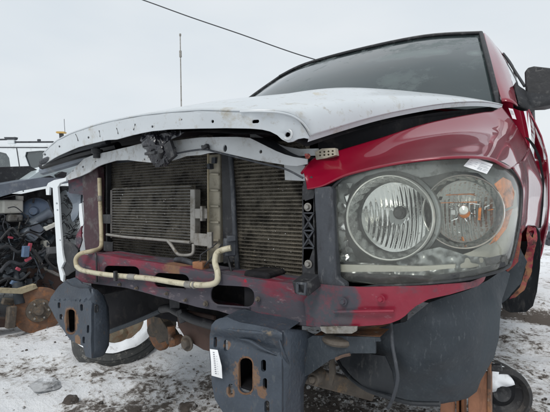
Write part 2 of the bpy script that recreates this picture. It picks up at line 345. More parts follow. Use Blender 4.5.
# ================================================================ GROUND
def gz(x, y):
    p = Vector((x, y, 0)); h = .035 * noise.noise(p * .9) + .032 * noise.noise(p * 3.1) + .020 * noise.noise(p * 9)
    h += .014 * abs(noise.noise(p * 21)) + .008 * noise.noise(p * 45) - .018 * max(0, noise.noise(p * 6 + Vector((4, 4, 0))) - .1)
    h -= .045 * max(0, noise.noise(p * 2.6 + Vector((9, 2, 0))) - .12) + .035 * max(0, noise.noise(p * 5.2 + Vector((1, 7, 0))) - .2)
    h += .03 * max(0, noise.noise(p * 4.1 + Vector((3, 3, 3))) - .22)
    # tyre ruts beside and behind
    rut = math.exp(-((y - 2.9 - .12 * x) / .16) ** 2) if x > .8 else 0
    h += -.05 * rut + .03 * math.exp(-((y - 3.3 - .12 * x) / .12) ** 2) * (1 if x > .8 else 0)
    # tread prints on the far left snow
    q = (x + 1.15) * .8 + (y - .9) * .6; t = -(x + 1.15) * .6 + (y - .9) * .8
    k = math.exp(-(t / .35) ** 2) * math.exp(-(q / 1.1) ** 2)
    h += k * (-.02 + .012 * (math.sin(q * 42 + 2.2 * math.sin(t * 16)) > 0))
    far = math.hypot(x, y); return h * (1 if far < 12 else max(0, 1 - (far - 12) / 20)) - .012
NG = 340
def gc(i, c, a): return c + a * math.sinh((i / NG * 2 - 1) * 7.6)
V = []
for j in range(NG + 1):
    y = gc(j, .75, .85)
    for i in range(NG + 1):
        x = gc(i, -.1, .85); V.append(Vector((x, y, gz(x, y))))
Fc = [(j*(NG+1)+i, j*(NG+1)+i+1, (j+1)*(NG+1)+i+1, (j+1)*(NG+1)+i) for j in range(NG) for i in range(NG)]
def ground_mat():
    m = bpy.data.materials.new('snow_and_mud'); m.use_nodes = True; n = m.node_tree; N = n.nodes; Lk = n.links.new; b = N['Principled BSDF']
    g = N.new('ShaderNodeNewGeometry'); pos = g.outputs['Position']
    def noi(s, d=8, r=.6):
        q = N.new('ShaderNodeTexNoise'); q.inputs['Scale'].default_value = s; q.inputs['Detail'].default_value = d; q.inputs['Roughness'].default_value = r; Lk(pos, q.inputs['Vector']); return q.outputs['Fac']
    def mth(op, a, bb, c=None):
        q = N.new('ShaderNodeMath'); q.operation = op
        for i, s in enumerate((a, bb, c)):
            if s is None: continue
            if isinstance(s, (int, float)): q.inputs[i].default_value = s
            else: Lk(s, q.inputs[i])
        return q.outputs[0]
    def mr(v, a, bb, c=0, d=1):
        q = N.new('ShaderNodeMapRange'); q.inputs[1].default_value = a; q.inputs[2].default_value = bb; q.inputs[3].default_value = c; q.inputs[4].default_value = d
        Lk(v, q.inputs[0]); return q.outputs[0]
    def dist(p):
        q = N.new('ShaderNodeVectorMath'); q.operation = 'DISTANCE'; q.inputs[1].default_value = p; Lk(pos, q.inputs[0]); return q.outputs['Value']
    fine = noi(30, 10, .75); big = noi(3.2, 8, .65); mid = noi(11, 9, .7)
    # dirtier churned patches where vehicles have driven
    near = mr(dist((.45, .85, 0)), .2, 1.0, .095, 0)
    near2 = mr(dist((-.25, .55, 0)), .1, .9, .055, 0)
    near3 = mr(dist((1.1, 1.6, 0)), .2, 1.3, .04, 0)
    s = mth('ADD', mth('MULTIPLY', fine, .42), mth('MULTIPLY', mid, .33)); s = mth('ADD', s, mth('MULTIPLY', big, .25))
    s = mth('ADD', mth('ADD', mth('ADD', s, near), near2), near3)
    s = mth('ADD', s, mth('MULTIPLY', mth('SUBTRACT', noi(1.7, 3, .5), .42), .30))
    # mud track
    sep = N.new('ShaderNodeSeparateXYZ'); Lk(pos, sep.inputs[0])
    ty = mth('SUBTRACT', sep.outputs[1], mth('MULTIPLY', sep.outputs[0], .12)); ty = mth('ABSOLUTE', mth('SUBTRACT', ty, 3.0), 0)
    trk = mth('MULTIPLY', mr(mth('ADD', ty, mth('MULTIPLY', mid, .3)), .42, .16), mr(sep.outputs[0], .5, .9))
    s2 = mth('ADD', s, mth('MULTIPLY', trk, .17))
    f1 = mr(s2, .535, .60); f2 = mr(s2, .585, .625)
    mx = N.new('ShaderNodeMix'); mx.data_type = 'RGBA'; Lk(mr(big, .3, .7), mx.inputs[0]); mx.inputs[6].default_value = (.86, .885, .92, 1); mx.inputs[7].default_value = (.93, .94, .95, 1)
    m2 = N.new('ShaderNodeMix'); m2.data_type = 'RGBA'; Lk(mth('MULTIPLY', f1, .8), m2.inputs[0]); Lk(mx.outputs[2], m2.inputs[6]); m2.inputs[7].default_value = (.42, .39, .36, 1)
    m3 = N.new('ShaderNodeMix'); m3.data_type = 'RGBA'; Lk(f2, m3.inputs[0]); Lk(m2.outputs[2], m3.inputs[6]); m3.inputs[7].default_value = (.11, .092, .078, 1)
    Lk(m3.outputs[2], b.inputs['Base Color']); Lk(mr(s2, .5, .7, .6, .9), b.inputs['Roughness'])
    bp = N.new('ShaderNodeBump'); bp.inputs['Strength'].default_value = .8; bp.inputs['Distance'].default_value = .02
    Lk(mth('ADD', fine, mth('MULTIPLY', mid, 1.2)), bp.inputs['Height']); Lk(bp.outputs[0], b.inputs['Normal'])
    return m
mk('snow_ground', (V, Fc), ground_mat(), kind='structure', smooth=180)
# loose stones and ice crumbs
gs = []; gd = []
for k in range(5200):
    if k % 3: x = random.gauss(.35, .45); y = random.gauss(.8, .42)
    else: x = random.uniform(-2.2, 3.5); y = random.uniform(-.2, 4.2)
    r = random.choice((.0025, .0035, .005, .005, .007, .010)) * random.uniform(.7, 1.3)
    (gd if random.random() < .35 else gs).append(lump((x, y, gz(x, y) + r * .15), r, random.uniform(.5, .9), k))
mk('ice_crumbs', join(*gs), M_stone, kind='stuff', smooth=25, label='loose dirty ice crumbs and pebbles scattered on the snow', cat='gravel')
mk('mud_crumbs', join(*gd), M_clod, kind='stuff', smooth=25, label='small dark mud crumbs scattered on the trodden snow', cat='mud')

# ================================================================ PICKUP TRUCK
T = empty('pickup_truck', (.08, 2.0, 0), 'wrecked dark red pickup truck with white hood and stripped open front end', 'pickup truck')
# ---- hood
lip_top = [(43,155),(50,147),(57.5,141),(70,134.5),(84,129.5),(98,125),(113,121.5),(142,116),(171,113),(200,111),(238,112),(262,112),(280,112.6),(290,115),(299,121),(305,129),(309,136.5)]
lip_bot = [(42,166),(50,160.5),(60,155),(78,147),(92,143.5),(107,140),(116,139.5),(124.5,137),(139,133.5),(152,131),(168,129.5),(200,128.5),(225,128),(250,128.5),(262,129.5),(270,131.5),(277,135),(282,139.5),(288,142.5),(293,141.5),(298,139),(304,138),(309,139)]
ylip = lambda x, y: interp([(42,-.05),(60,-.10),(90,-.16),(134,-.20),(200,-.205),(250,-.18),(285,-.135),(310,-.09)], x) + .0008 * (y - 125)
front = [PY(x, y, ylip(x, y) + .004) for x, y in lip_top]
front = catmull(front, 3)
NX = len(front); NYh = 26; V = []
back_edge_x0, back_edge_x1 = -.84, 1.005
for j in range(NYh + 1):
    t = j / NYh
    for i, p in enumerate(front):
        s = (p.x - front[0].x) / (front[-1].x - front[0].x)
        bx = lerp(back_edge_x0, back_edge_x1, s); c = abs(2 * s - 1)
        by = .93 - .13 * (1 - c ** 2) * 0
        bz = 1.372 + .118 * (1 - c ** 2.6)
        g = 1 - (1 - t) ** 1.55
        x = lerp(p.x, bx, t); y = lerp(p.y, by, t); z = lerp(p.z, bz, g)
        z += .014 * math.exp(-((c - .72) / .07) ** 2) * math.sin(math.pi * min(1, t * 1.3)) * (t < .77)
        z += .0035 * noise.noise(Vector((x * 3, y * 3, 3))) * min(1, t * 5)
        V.append(Vector((x, y, z)))
hoodgrid = (V, [(j*NX+i, j*NX+i+1, (j+1)*NX+i+1, (j+1)*NX+i) for j in range(NYh) for i in range(NX-1)])
hood = mk('hood', hoodgrid, M_white, T, smooth=60, label='white primered hood with dirt smears'); solid(hood, .006, 1)
# down-turned side edge along the near side
ed = [V[j*NX + NX - 1] for j in range(NYh + 1)]
mk('hood_edge', (ed + [p + Vector((-.004, 0, -.014)) for p in ed] , [(i, i+1, i+2+NYh, i+1+NYh) for i in range(NYh)]), M_white, hood)
# underside panel (dark), offset down and in from the skin
U = []
for j in range(NYh + 1):
    for i in range(NX):
        p = V[j*NX+i]; s = i / (NX - 1); e = min(s, 1 - s) * 2
        U.append(Vector((lerp(p.x, .08, .03), p.y + .02, p.z - .022 - .03 * min(1, e * 4))))
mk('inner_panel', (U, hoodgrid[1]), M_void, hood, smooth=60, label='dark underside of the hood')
lipholes = [ellipse(44.8, 154.5, 1.3, 1.2), ellipse(59.5, 146.5, .8, 1.2, 10), ellipse(88.5, 137.5, .9, 1.3, 10), ellipse(152, 126.5, 1.1, 1.3),
            ellipse(212.6, 121.4, 1.5, 1.7), rrect(251.5, 119.8, 259, 123.4, 1.7, skew=-.06), ellipse(287.5, 134.6, 2.9, 2.5)]
o = mk('front_flange', plate(lip_top + lip_bot[::-1], ylip, .004, lipholes, maxedge=9, wob=.003), M_white, hood, smooth=50, label='white front flange of the hood with punched holes')
# pressed ridges on the flange
slots = [(78,141,75.5,134),(100,137,99,130.5),(118,134,116.5,128),(133.5,130,135,124),(178,126,182,119)]
for x0, y0, x1, y1 in slots:
    mk('flange_slit', tube([PY(x0, y0, ylip(x0, y0) - .0005), PY((x0+x1)/2 + .6, (y0+y1)/2, ylip(x0, y0) - .0008), PY(x1, y1, ylip(x1, y1) - .0005)], .0016, 6, 3), M_dark, hood)
# embossed rim round the near corner
rim = [(240,108.5),(262,108.3),(280,109.5),(293,113),(303,120),(309,128)]
mk('flange_crease', tube([PY(x, y + 3.2, ylip(x, y) - .001) for x, y in rim], .0028, 8, 5), M_white, hood)
mk('grommet', lathe(PY(287.5, 134.6, ylip(287.5, 134) - .001), (0, -1, 0), [(.0085, -.006), (.0095, .0), (.012, .0015), (.015, 0), (.015, -.002)], 20), M_bar, hood)
# inner structure strips seen under the far tip of the hood
for k, (a, b, c, d, yy, mm, nm) in enumerate([
        ([(42,162),(75,149.5),(108,141.5)], None, None, None, -.03, M_grey, 'hood_brace'),
        ([(42,166),(78,155),(118,146)], None, None, None, .02, M_dark, 'hood_brace'),
        ([(43,171),(76,161),(95,154)], None, None, None, .06, M_bluegrey, 'hood_brace')]):
    mk(nm, tube([PY(x, y, yy) for x, y in a], (.014, .018, .022)[k], 8, 5), mm, hood)
mk('bump_stop', join(cyl(PY(96.5, 158, -.06), PY(96.5, 147, -.06), .013, 12), cyl(PY(97, 153.5, -.06), PY(97, 149.5, -.06), .022, 12)), M_dark, T)
# ---- upper radiator support bar
bar_top = [(64.8,177.5),(70,173),(76.5,166.5),(83.7,158.8),(91,155.8),(98,153.5),(105.6,152.2),(119,149),(130,146.5),(139,144),(152,142),(174,140.5),(200,137.5),(220,137),(238,137),(250,138),(262,144),(276,151),(285,154.5),(294,157),(307,159)]
bar_bot = [(64.8,179),(69,180),(82,175.5),(89.6,172),(94,168.8),(98,166.3),(104,164),(116,160.5),(127.5,160),(139,161.5),(150,162.5),(165,162.3),(178,158.5),(186,155.8),(200,155),(208,153),(221,152.2),(240,156.5),(258,160.5),(276,163.5),(290,165.7),(297,166),(307,164)]
ybar = lambda x, y: interp([(62,.02),(90,-.03),(120,-.09),(160,-.13),(220,-.13),(260,-.09),(300,-.04),(308,-.03)], x)
bar = mk('upper_support_bar', plate(bar_top + bar_bot[::-1], ybar, .005, [ellipse(83, 166.8, .9, 1.1), ellipse(72.5, 170.5, .9, 1.0), ellipse(225, 148.3, 2.1, 3.6), ellipse(260.5, 151.6, 1.6, 1.9), ellipse(95.6, 161.5, .6, .6), ellipse(144.5, 159.3, .7, .8), ellipse(176, 156, .8, .9)], maxedge=8, wob=.002), M_bar, T, smooth=50, bevel=.0012, label='white painted upper support bar with dirt streaks')
# receding top of the bar
tp = catmull([PY(x, y, ybar(x, y) + .003) for x, y in bar_top], 2)
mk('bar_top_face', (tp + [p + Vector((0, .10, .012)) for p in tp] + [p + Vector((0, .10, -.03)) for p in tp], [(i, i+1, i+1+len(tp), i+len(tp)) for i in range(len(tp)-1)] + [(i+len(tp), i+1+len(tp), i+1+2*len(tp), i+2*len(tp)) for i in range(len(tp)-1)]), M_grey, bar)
# second rail behind on the near side
rr_ = [(250,138),(268,146),(285,152.5),(300,155),(318,154.5)]
mk('inner_rail', plate([(x, y - 6) for x, y in rr_] + [(x, y + 1) for x, y in rr_[::-1]], .0, .006, maxedge=8), M_bar, T, label='grey white inner rail below the hood')
mk('hinge_bracket', plate([(315,152),(322,148.5),(335,148),(336,155),(326,158),(316,160)], -.005, .02, [ellipse(320+4.2*i, 152.2+3.2*j - .4*i, 1.1, 1.0, 8) for i in range(4) for j in range(2)], maxedge=0), M_beige, T)
mk('bolt', bolt(PY(308, 156.5, -.05), (0, -1, .3), .005, .008), M_redrust, T)
mk('fender_bracket', plate([(284,164),(305,165.5),(305,181),(285,180)], .0, .004), M_bar, T, label='grey white bracket plate at top of the radiator')
mk('fender_bracket', plate([(68,180),(83,176),(83,195),(69,193)], .03, .004, [ellipse(75, 190, .6, .6, 8)]), M_beam, T, label='dusty pink painted bracket plate below the far bar end')
# hood release cable with clip
mk('release_cable', tube([PY(170, 155.2, -.15), PY(186, 151.6, -.145), PY(204, 149.5, -.14), PY(216, 152, -.135), PY(240, 158, -.11), PY(262, 163.5, -.09), PY(285, 169, -.06), PY(303, 178, -.05)], .0028, 8, 6), M_grey, T)
mk('cable_clip', join(obox(PY(203, 148.5, -.142), PY(208, 145.5, -.142), .012, .010), obox(PY(202, 146, -.14), PY(209, 149, -.14), .007, .005)), M_dark, T)
# latch with wrinkled bag
bm = bmesh.new(); bmesh.ops.create_icosphere(bm, subdivisions=5, radius=1)
lc = PY(159, 148, -.155); V = []
for v in bm.verts:
    d = v.co.normalized(); k = 1 + .22 * noise.noise(d * 2.4) + .20 * abs(noise.noise(Vector((d.x * 7, d.y * 7, d.z * 2)))) - .10 * abs(noise.noise(Vector((d.x * 18, d.y * 18, d.z * 5))))
    z = d.z * .056 * k; wx = .050 * (1 - .25 * max(0, z / .06)); V.append(lc + Vector((d.x * wx * k + (.012 if z < 0 else -.014), d.y * .035 * k, z)))
mk('latch_bag', (V, [tuple(v.index for v in q.verts) for q in bm.faces]), M_bag, T, smooth=50, label='wrinkled dark plastic film wrapped round the hood latch'); bm.free()
mk('latch', join(obox(PY(146, 154, -.18), PY(156, 152.5, -.195), .01, .008), cyl(PY(160.5, 157, -.195), PY(160.5, 151, -.21), .008, 12), obox(PY(168, 143, -.175), PY(173, 158, -.175), .012, .03)), M_dark, T)
mk('drape', plate([(142,133),(156,130),(186,131),(180,136),(164,141),(158,156),(150,158),(146,145),(140,141)], lambda x, y: -.175 + .012 * noise.noise(Vector((x * .25, y * .1, 0))), .002, maxedge=3, wob=.012), M_bag, T, smooth=70)
# ---- radiator pack
def core(name, x0, x1, y0, y1l, y1r, Y, rows, tube_m, parent, label, thick=.03):
    a = PY(x0, (y0 + y1l) / 2, Y); b = PY(x1, (y0 + y1r) / 2, Y)
    zt = max(PY(x0, y0, Y).z, PY(x1, y0, Y).z); zb = min(PY(x0, y1l, Y).z, PY(x1, y1r, Y).z)
    c = mk(name, box((a.x, Y + .006, zb), (b.x, Y + thick, zt)), M_fin, parent, label=label)
    g = []
    for k in range(rows):
        z = lerp(zb, zt, (k + .5) / rows); nseg = 9; h = (zt - zb) / rows * .12
        for s in range(nseg):
            xa = lerp(a.x, b.x, s / nseg); xb = lerp(a.x, b.x, (s + 1) / nseg)
            dz = .0009 * noise.noise(Vector((xa * 20, z * 30, 1))); dy = .0018 * noise.noise(Vector((xa * 9, z * 9, 5)))
            g.append(box((xa, Y + dy, z - h + dz), (xb, Y + .008, z + h + dz)))
    mk('cooling_tubes', join(*g), tube_m, c, kind='stuff')
    # bent fins between the tubes: real zigzag sheets
    fz = []; n = 110
    for k in range(rows - 1):
        z0 = lerp(zb, zt, (k + .75) / rows); z1 = lerp(zb, zt, (k + 1.25) / rows); V = []
        for s in range(n + 1):
            x = lerp(a.x, b.x, s / n); z = z0 if s % 2 else z1
            V += [Vector((x, Y + .003, z)), Vector((x, Y + .0065, z))]
        fz.append((V, [(2*s, 2*s+2, 2*s+3, 2*s+1) for s in range(n)]))
    mk('fins', join(*fz), M_fin, c, kind='stuff')
    return c, a.x, b.x, zb, zt
core('radiator', 104, 207, 148, 272, 276, .06, 50, M_tubed, T, 'dark dusty radiator behind the small cooler')
core('condenser', 233, 305, 146, 276, 290, .03, 38, M_tube, T, 'tan dusty cooling core with clear horizontal tubes')
tcore = core('transmission_cooler', 112, 191, 188, 236, 243, .0, 19, M_tubel, T, 'small grey oil cooler with silver speckled tubes', .022)[0]
mk('side_tank', box(PY(191.5, 243, .0) + Vector((0, -.008, 0)), PY(195.5, 189, .0) + Vector((.004, .022, 0))), M_alu, tcore, bevel=.003)
mk('side_tank', obox(PY(112.5, 190, .005), PY(112.5, 238, .005), .012, .014), M_tubed, tcore, bevel=.002)
mk('oil_line', tube([PY(107, 234.5, -.01), PY(125, 237, -.012), PY(150, 239, -.012), PY(190, 242.5, -.012)], .0058, 10, 6), M_alu, tcore)
mk('oil_line', tube([PY(168, 241, -.015), PY(172, 246, -.02), PY(176, 252, -.022), PY(180, 255, -.022), PY(188, 255.3, -.02), PY(193, 253, -.015), PY(193.5, 244, -.01)], .0062, 10, 6), M_alu, tcore)
mk('cooler_bracket', join(obox(PY(195, 213.5, -.01), PY(207, 213.5, -.01), .004, .034), obox(PY(203, 206, -.012), PY(203, 221, -.012), .010, .02)), M_alu, tcore, bevel=.0015)
mk('cooler_bracket', join(obox(PY(194, 239, -.01), PY(212, 240.5, -.012), .005, .042), obox(PY(210, 232, -.014), PY(210.5, 248, -.014), .010, .02)), M_alu, tcore, bevel=.0015)
mk('cooler_bracket', obox(PY(103, 219, .0), PY(112, 219, .0), .004, .038), M_dark, tcore, bevel=.001)
mk('cooler_bracket', obox(PY(104, 246, .0), PY(113, 247, .0), .004, .040), M_dark, tcore, bevel=.001)
mk('rubber_hose', tube([PY(176, 260, -.03), PY(182, 260, -.035), PY(190, 262.5, -.035), PY(196, 266, -.03)], .010, 12, 5), M_grey, T)
# frame posts and tank strips
mk('side_post', plate([(82,177),(90,171),(98,166),(99,250),(92,258),(86,252),(84,236)], .01, .03, maxedge=20, wob=.006), M_maroon, T, bevel=.002, label='dusty maroon black side post of the radiator frame')
mk('tank_strip', obox(PY(108.5, 160, .045), PY(108.5, 268, .045), .010, .02), M_dark, T)
rad_tank = mk('radiator_tank', box(PY(208, 262, .045), PY(219.5, 153, .045) + Vector((0, .05, 0))), M_beige, T, bevel=.006, label='beige plastic radiator side tank')
mk('clamp_strip', obox(PY(208.3, 154, .030), PY(208.3, 262, .030), .0045, .006), M_tan, rad_tank)
for y in (174, 190, 206, 222, 240):
    mk('tank_rib', obox(PY(209.5, y, .040), PY(219, y + .4, .040), .008, .007), M_beige, rad_tank, bevel=.001)
mk('tank_clip', join(obox(PY(210, 164, .03), PY(210.5, 169, .03), .02, .012), obox(PY(212.5, 160.5, .035), PY(216, 160.5, .035), .01, .02)), M_grey, rad_tank)
mk('dark_strip', plate([(221,153),(232,153),(236,262),(223,264)], .035, .03, maxedge=20), M_dark, T, bevel=.003, label='black strip painted for the shaded gap between the two cores')  # dark strip stands in for the shade between the cores
mk('condenser_tank', tube([PY(230.5, 155, .02), PY(233, 190, .02), PY(235, 235, .02), PY(238, 274, .02)], .0085, 12, 4), M_grey, T, label='grey vertical header tube of the condenser')
# splashes / stains are real wisps of debris on the core
g = []
for k in range(46):
    x = random.uniform(240, 300); y = random.uniform(170, 276); g.append(lump(PY(x, y, .027), random.choice((.0006, .001, .0018)), 1, k))
for k in range(60):
    x = random.uniform(112, 190); y = random.uniform(188, 240); g.append(lump(PY(x, y, -.003), random.choice((.0006, .0009, .0018)), 1, k))
mk('grit', join(*g), M_stone, T, kind='stuff')
# ---- pale hose along the beam
ph = [(99.5,178,.0),(100.5,210,-.0),(101.5,240,-.02),(100,248,-.05),(92,251,-.09),(81,253.5,-.115),(76,259,-.125),(76.5,266,-.125),(83,270.5,-.12),(104,274.3,-.105),(128,276.5,-.10),(150,278.5,-.10),(175,282.5,-.10),(195,284.8,-.10),(210,284.5,-.10),(217,281,-.10),(217.5,272,-.095),(215,262,-.08),(217,253,-.07),(224,249.5,-.06),(231,248,-.05)]
mk('coolant_pipe', tube([PY(*p) for p in ph[:8]], .0085, 14, 6), M_tan, T, label='tan pipe running down the left side post')
mk('coolant_pipe', tube([PY(*p) for p in ph[7:]], .0092, 14, 6), M_tan2, T, label='ivory pipe running along the red beam')
mk('pipe_fitting', join(obox(PY(224, 247, -.05), PY(235, 247, -.02), .03, .055), obox(PY(227, 239, -.05), PY(236, 238, -.03), .02, .02)), M_grey, T, bevel=.004)
for pts, rr in (([(129,276.6,-.10),(136,277.2,-.10)], .0108), ([(186,284.2,-.10),(192,284.8,-.10)], .0110), ([(99.8,196,.0),(100.1,201,.0)], .0100), ([(194,285,-.10),(195.5,285,-.10)], .0118)):
    mk('pipe_sleeve', tube([PY(*q) for q in pts], rr, 14, 0), M_alu, T)
mk('pipe_clip', obox(PY(115.5, 271, -.12), PY(115.5, 281, -.12), .012, .012), M_dark, T, bevel=.002)
mk('hanger_wire', join(tube([PY(200, 268, -.06), PY(200.5, 255, -.05), PY(212, 247, -.04), PY(217, 243, -.03)], .0022, 6, 0), tube([PY(203, 268, -.06), PY(216, 252, -.04), PY(222, 244, -.03)], .0022, 6, 0),
   tube([PY(226, 252, -.03), PY(229, 262, -.03), PY(231, 271, -.03)], .004, 6, 3)), M_dark, T)
mk('mount_block', join(obox(PY(196, 266, -.05), PY(206, 266.5, -.05), .035, .032), obox(PY(176, 264, -.04), PY(198, 268, -.04), .05, .006)), M_orust, T, bevel=.003, label='small rusty mount on top of the beam')
# ---- lower beam
bt = [(76,254.5),(80,255),(98,254),(127,259),(157,263),(177,266),(200,270.5),(221,274),(253,279),(297,284),(316,286)]
bb = [(75,279),(82,282),(95,284),(127,288),(157,296),(180,302.5),(197,307),(218,311),(238,317),(256,320.5),(275,322.5),(304,326),(316,327)]
yb = lambda x, y: -.08 + .00025 * (y - 280)
beam = mk('lower_beam', plate(bt + bb[::-1], yb, .005, [rrect(104, 265.5, 139, 277.5, 5, skew=.03), rrect(154, 272.5, 189, 287, 6, skew=.06), rrect(211, 284.5, 254, 304.5, 8, skew=.07)], maxedge=9, wob=.004), M_beam, T, smooth=50, bevel=.002, label='faded red lower crossbeam with three slots')
tp = catmull([PY(x, y, yb(x, y) + .002) for x, y in bt], 2); n = len(tp)
mk('beam_top', (tp + [p + Vector((0, .10, .002)) for p in tp], [(i, i+1, i+1+n, i+n) for i in range(n-1)]), M_beam, beam)
bp_ = catmull([PY(x, y, yb(x, y) + .003) for x, y in bb], 2); n = len(bp_)
mk('beam_bottom', (bp_ + [p + Vector((0, .10, .002)) for p in bp_], [(i, i+1, i+1+n, i+n) for i in range(n-1)]), M_beam, beam)
mk('beam_back', plate([(x + 3, y + 1) for x, y in bt] + [(x + 3, y - 2) for x, y in bb[::-1]], lambda x, y: .03, .004, maxedge=20), M_void, beam)
for a, b_ in (((104,277.5),(139,278.5)), ((154,287),(189,289.5)), ((211,304.5),(254,308))):   # flanged lower lips of the slots
    mk('slot_lip', obox(PY(a[0]+5, a[1]+.4, -.078), PY(b_[0]-4, b_[1]-.4, -.078), .004, .004), M_beam, beam)
mk('strap', tube([PY(95.5, 253, -.095), PY(96.5, 262, -.095), PY(97, 282, -.09)], .0035, 6, 3), M_dark, beam)
mk('bolt', bolt(PY(206, 303.5, -.082), (0, -1, 0), .006), M_hub, beam)
mk('bolt', bolt(PY(258, 299, -.082), (0, -1, 0), .005), M_hub, beam)
for x, y in ((120,284.5),(137,288),(167,293.5),(186,300)): mk('bolt', bolt(PY(x, y, -.081), (0, -1, 0), .004), M_hub, beam)
# ---- headlight side bezel, latch column, clip
mk('headlight_bezel', plate([(314,188),(330,186),(332.5,190),(336.5,278),(345,284),(345,290),(322,296),(318,292)], -.075, .03, maxedge=12, wob=.003), M_grey, T, bevel=.004, label='dusty grey plastic post beside the headlight')
mk('headlight_bezel', plate([(313,283),(345,286),(365,287.5),(366,300),(345,309),(322,315),(317,300)], -.072, .005, maxedge=7, wob=.006), M_grey, T, label='torn grey plastic lower corner below the headlight')
lt = mk('latch_column', plate([(302,186),(306,183),(314,184),(315,283),(306,285),(302,282)], -.05, .03, [[(305,214),(308.5,217.5),(312,214)], [(305,230),(308.5,226.5),(312,230)], [(304.5,216),(304.5,228),(307.4,222)], [(312.8,216),(312.8,228),(309.8,222)],
     [(305,247),(308.5,243.5),(312,247)], [(304.5,233),(304.5,245),(307.4,239)], [(312.8,233),(312.8,245),(309.8,239)], [(305,231.6),(308.5,235),(312,231.6)]]), M_dark, T, bevel=.0015, label='black plastic column with crossed ribs')
mk('column_back', plate([(302.5,184),(315,184),(316,283),(303,283)], -.03, .008), M_void, lt)
for a, b_ in (((303,213),(314,230)), ((314,213),(303,230)), ((303,230),(314,247)), ((314,230),(303,247)), ((303,213),(314,213)), ((303,230.5),(314,230.5)), ((303,248),(314,248))):
    mk('rib', obox(PY(*a, -.054), PY(*b_, -.054), .003, .004), M_grey, lt)
for x, y in ((308, 207), (308.5, 264)): mk('screw', bolt(PY(x, y, -.052), (0, -1, 0), .0075, .006), M_alu, lt)
mk('column_flap', plate([(303,182),(311,176),(316,183),(314,198),(305,201)], -.058, .006, maxedge=5, wob=.006), M_dark, lt)
mk('guide_block', join(obox(PY(300, 289, -.135), PY(313, 279, -.085), .045, .034)), M_dark, T, bevel=.003, label='black guide block below the column')
mk('guide_frame', join(obox(PY(297.5, 293, -.14), PY(297.5, 282.5, -.14), .008, .006), obox(PY(305, 295, -.14), PY(306, 284, -.14), .008, .006), obox(PY(297, 293, -.14), PY(306, 294.5, -.14), .006, .006), obox(PY(297, 283, -.14), PY(307, 284, -.14), .006, .006)), M_grey, T, bevel=.0015)
# ---- red panel below headlight
lowred = [(316,284),(340,286),(366,287),(430,285.5),(470,282),(486,276),(484,281),(478,286),(450,294.5),(428,299.5),(416,306),(410,311),(405,316),(399,320),(390,323.5),(382,325),(355,326.5),(323,327),(306,326),(304,300)]
ylow = lambda x, y: interp([(300,-.085),(400,-.07),(430,-.045),(460,.0),(485,.09)], x)
lp = mk('lower_red_panel', plate(lowred, ylow, .005, maxedge=8, wob=.005), M_redpanel, T, smooth=60, bevel=.0015, label='red painted panel below the headlight')
mk('panel_crease', tube([PY(334, 312, -.090), PY(360, 311.5, -.090), PY(394, 311, -.083)], .0038, 8, 4), M_redpanel, lp)
for x, y in ((343.5, 301.5), (381, 299)):
    mk('bolt', bolt(PY(x, y, -.086), (0, -1, 0), .0065), M_redpanel, lp)
# flange and rusty mount under it
mk('mount_flange', plate([(320,326.5),(357,326.5),(356.5,331),(352,333.5),(326,333.5),(321.5,331)], -.09, .006, maxedge=8), M_alu, T, bevel=.0015, label='grey steel flange under the red panel')
mk('body_mount', lathe(PY(340, 337, -.03), (0, 0, 1), [(0, -.012), (.044, -.012), (.048, -.006), (.046, .002), (.034, .010), (.0, .010)], 32), M_hub, T, bevel=.0, label='rusty rubber body mount')
mk('frame_horn', join(plate([(298,345),(312,336),(330,336),(379.5,337.5),(380.5,341.5),(375.5,341.5),(375.5,353.5),(352,353.5),(330,360),(310,374),(298,380)], -.06, .006, maxedge=9, wob=.003)), M_liner, T, bevel=.0015, label='dusty steel frame horn beside the near bracket')
mk('horn_top', (lambda q: (q + [p + Vector((0, .13, 0)) for p in q], [(i, i+1, i+1+len(q), i+len(q)) for i in range(len(q)-1)]))([PY(x, y, -.055) for x, y in ((312,336.5),(330,336.5),(345,336.8),(360,337),(379,337.8))]), M_orust, T)
mk('rust_lip', tube([PY(336, 359, -.065), PY(343, 356, -.065), PY(350, 354.5, -.065)], .004, 6, 4), M_orust, T)
mk('control_arm', obox(PY(300, 372, .0), PY(372, 392, .25), .03, .05), M_hub, T, bevel=.005)
mk('bushing', join(lathe(PY(313.5, 378.5, -.03), (0, -1, 0), [(0, .012), (.009, .012), (.010, .004), (.016, .006), (.019, .002), (.019, -.04)], 22)), M_hub, T)
mk('link_plate', plate([(329,362),(333,358),(335,372),(332,386),(329,384)], .0, .008), M_hub, T)
# ---- headlight
HL = mk('headlight', plate([(333,187),(345,177),(380,167.5),(420,161),(460,158),(484,160.5),(500,163.5),(510,169),(518,178),(521,190),(519.5,215),(516,238),(509,262),(500,271),(470,279),(430,284),(380,285),(337,279)],
     lambda x, y: interp([(333,.10),(400,.14),(460,.19),(505,.25),(521,.30)], x), .01, maxedge=16), M_housing, T, label='large clear headlight with two round reflectors and amber side')
lens_out = [(333,187),(338,182),(345,177),(360,172),(380,167),(400,163),(420,160.5),(440,158.3),(460,157.5),(484,159.5),(500,162.5),(510,168.5),(518,178),(521.5,190),(520.5,215),(517,238),(511,262),(506,268),(495,272.5),(470,278.5),(450,281.3),(430,283.5),(405,285),(380,285.3),(337,280.5)]
def ylens(x, y):
    yb_ = interp([(333,-.06),(380,-.068),(420,-.055),(450,-.03),(475,.005),(495,.055),(508,.115),(516,.18),(522,.25)], x)
    return yb_ + .00001 * (y - 222) ** 2 * .5
lens = mk('lens', plate(lens_out, ylens, .003, maxedge=7), M_lens, HL, smooth=80)
# side walls of the housing (closed box behind the lens)
wl = [PY(x, y, ylens(x, y) + .004) for x, y in lens_out]; wb = [PY(x, y, interp([(333,.10),(400,.14),(460,.19),(505,.25),(521,.30)], x)) for x, y in lens_out]; n = len(wl)
mk('housing_wall', (wl + wb, [(i, (i+1) % n, (i+1) % n + n, i + n) for i in range(n)]), M_housing, HL, smooth=50)
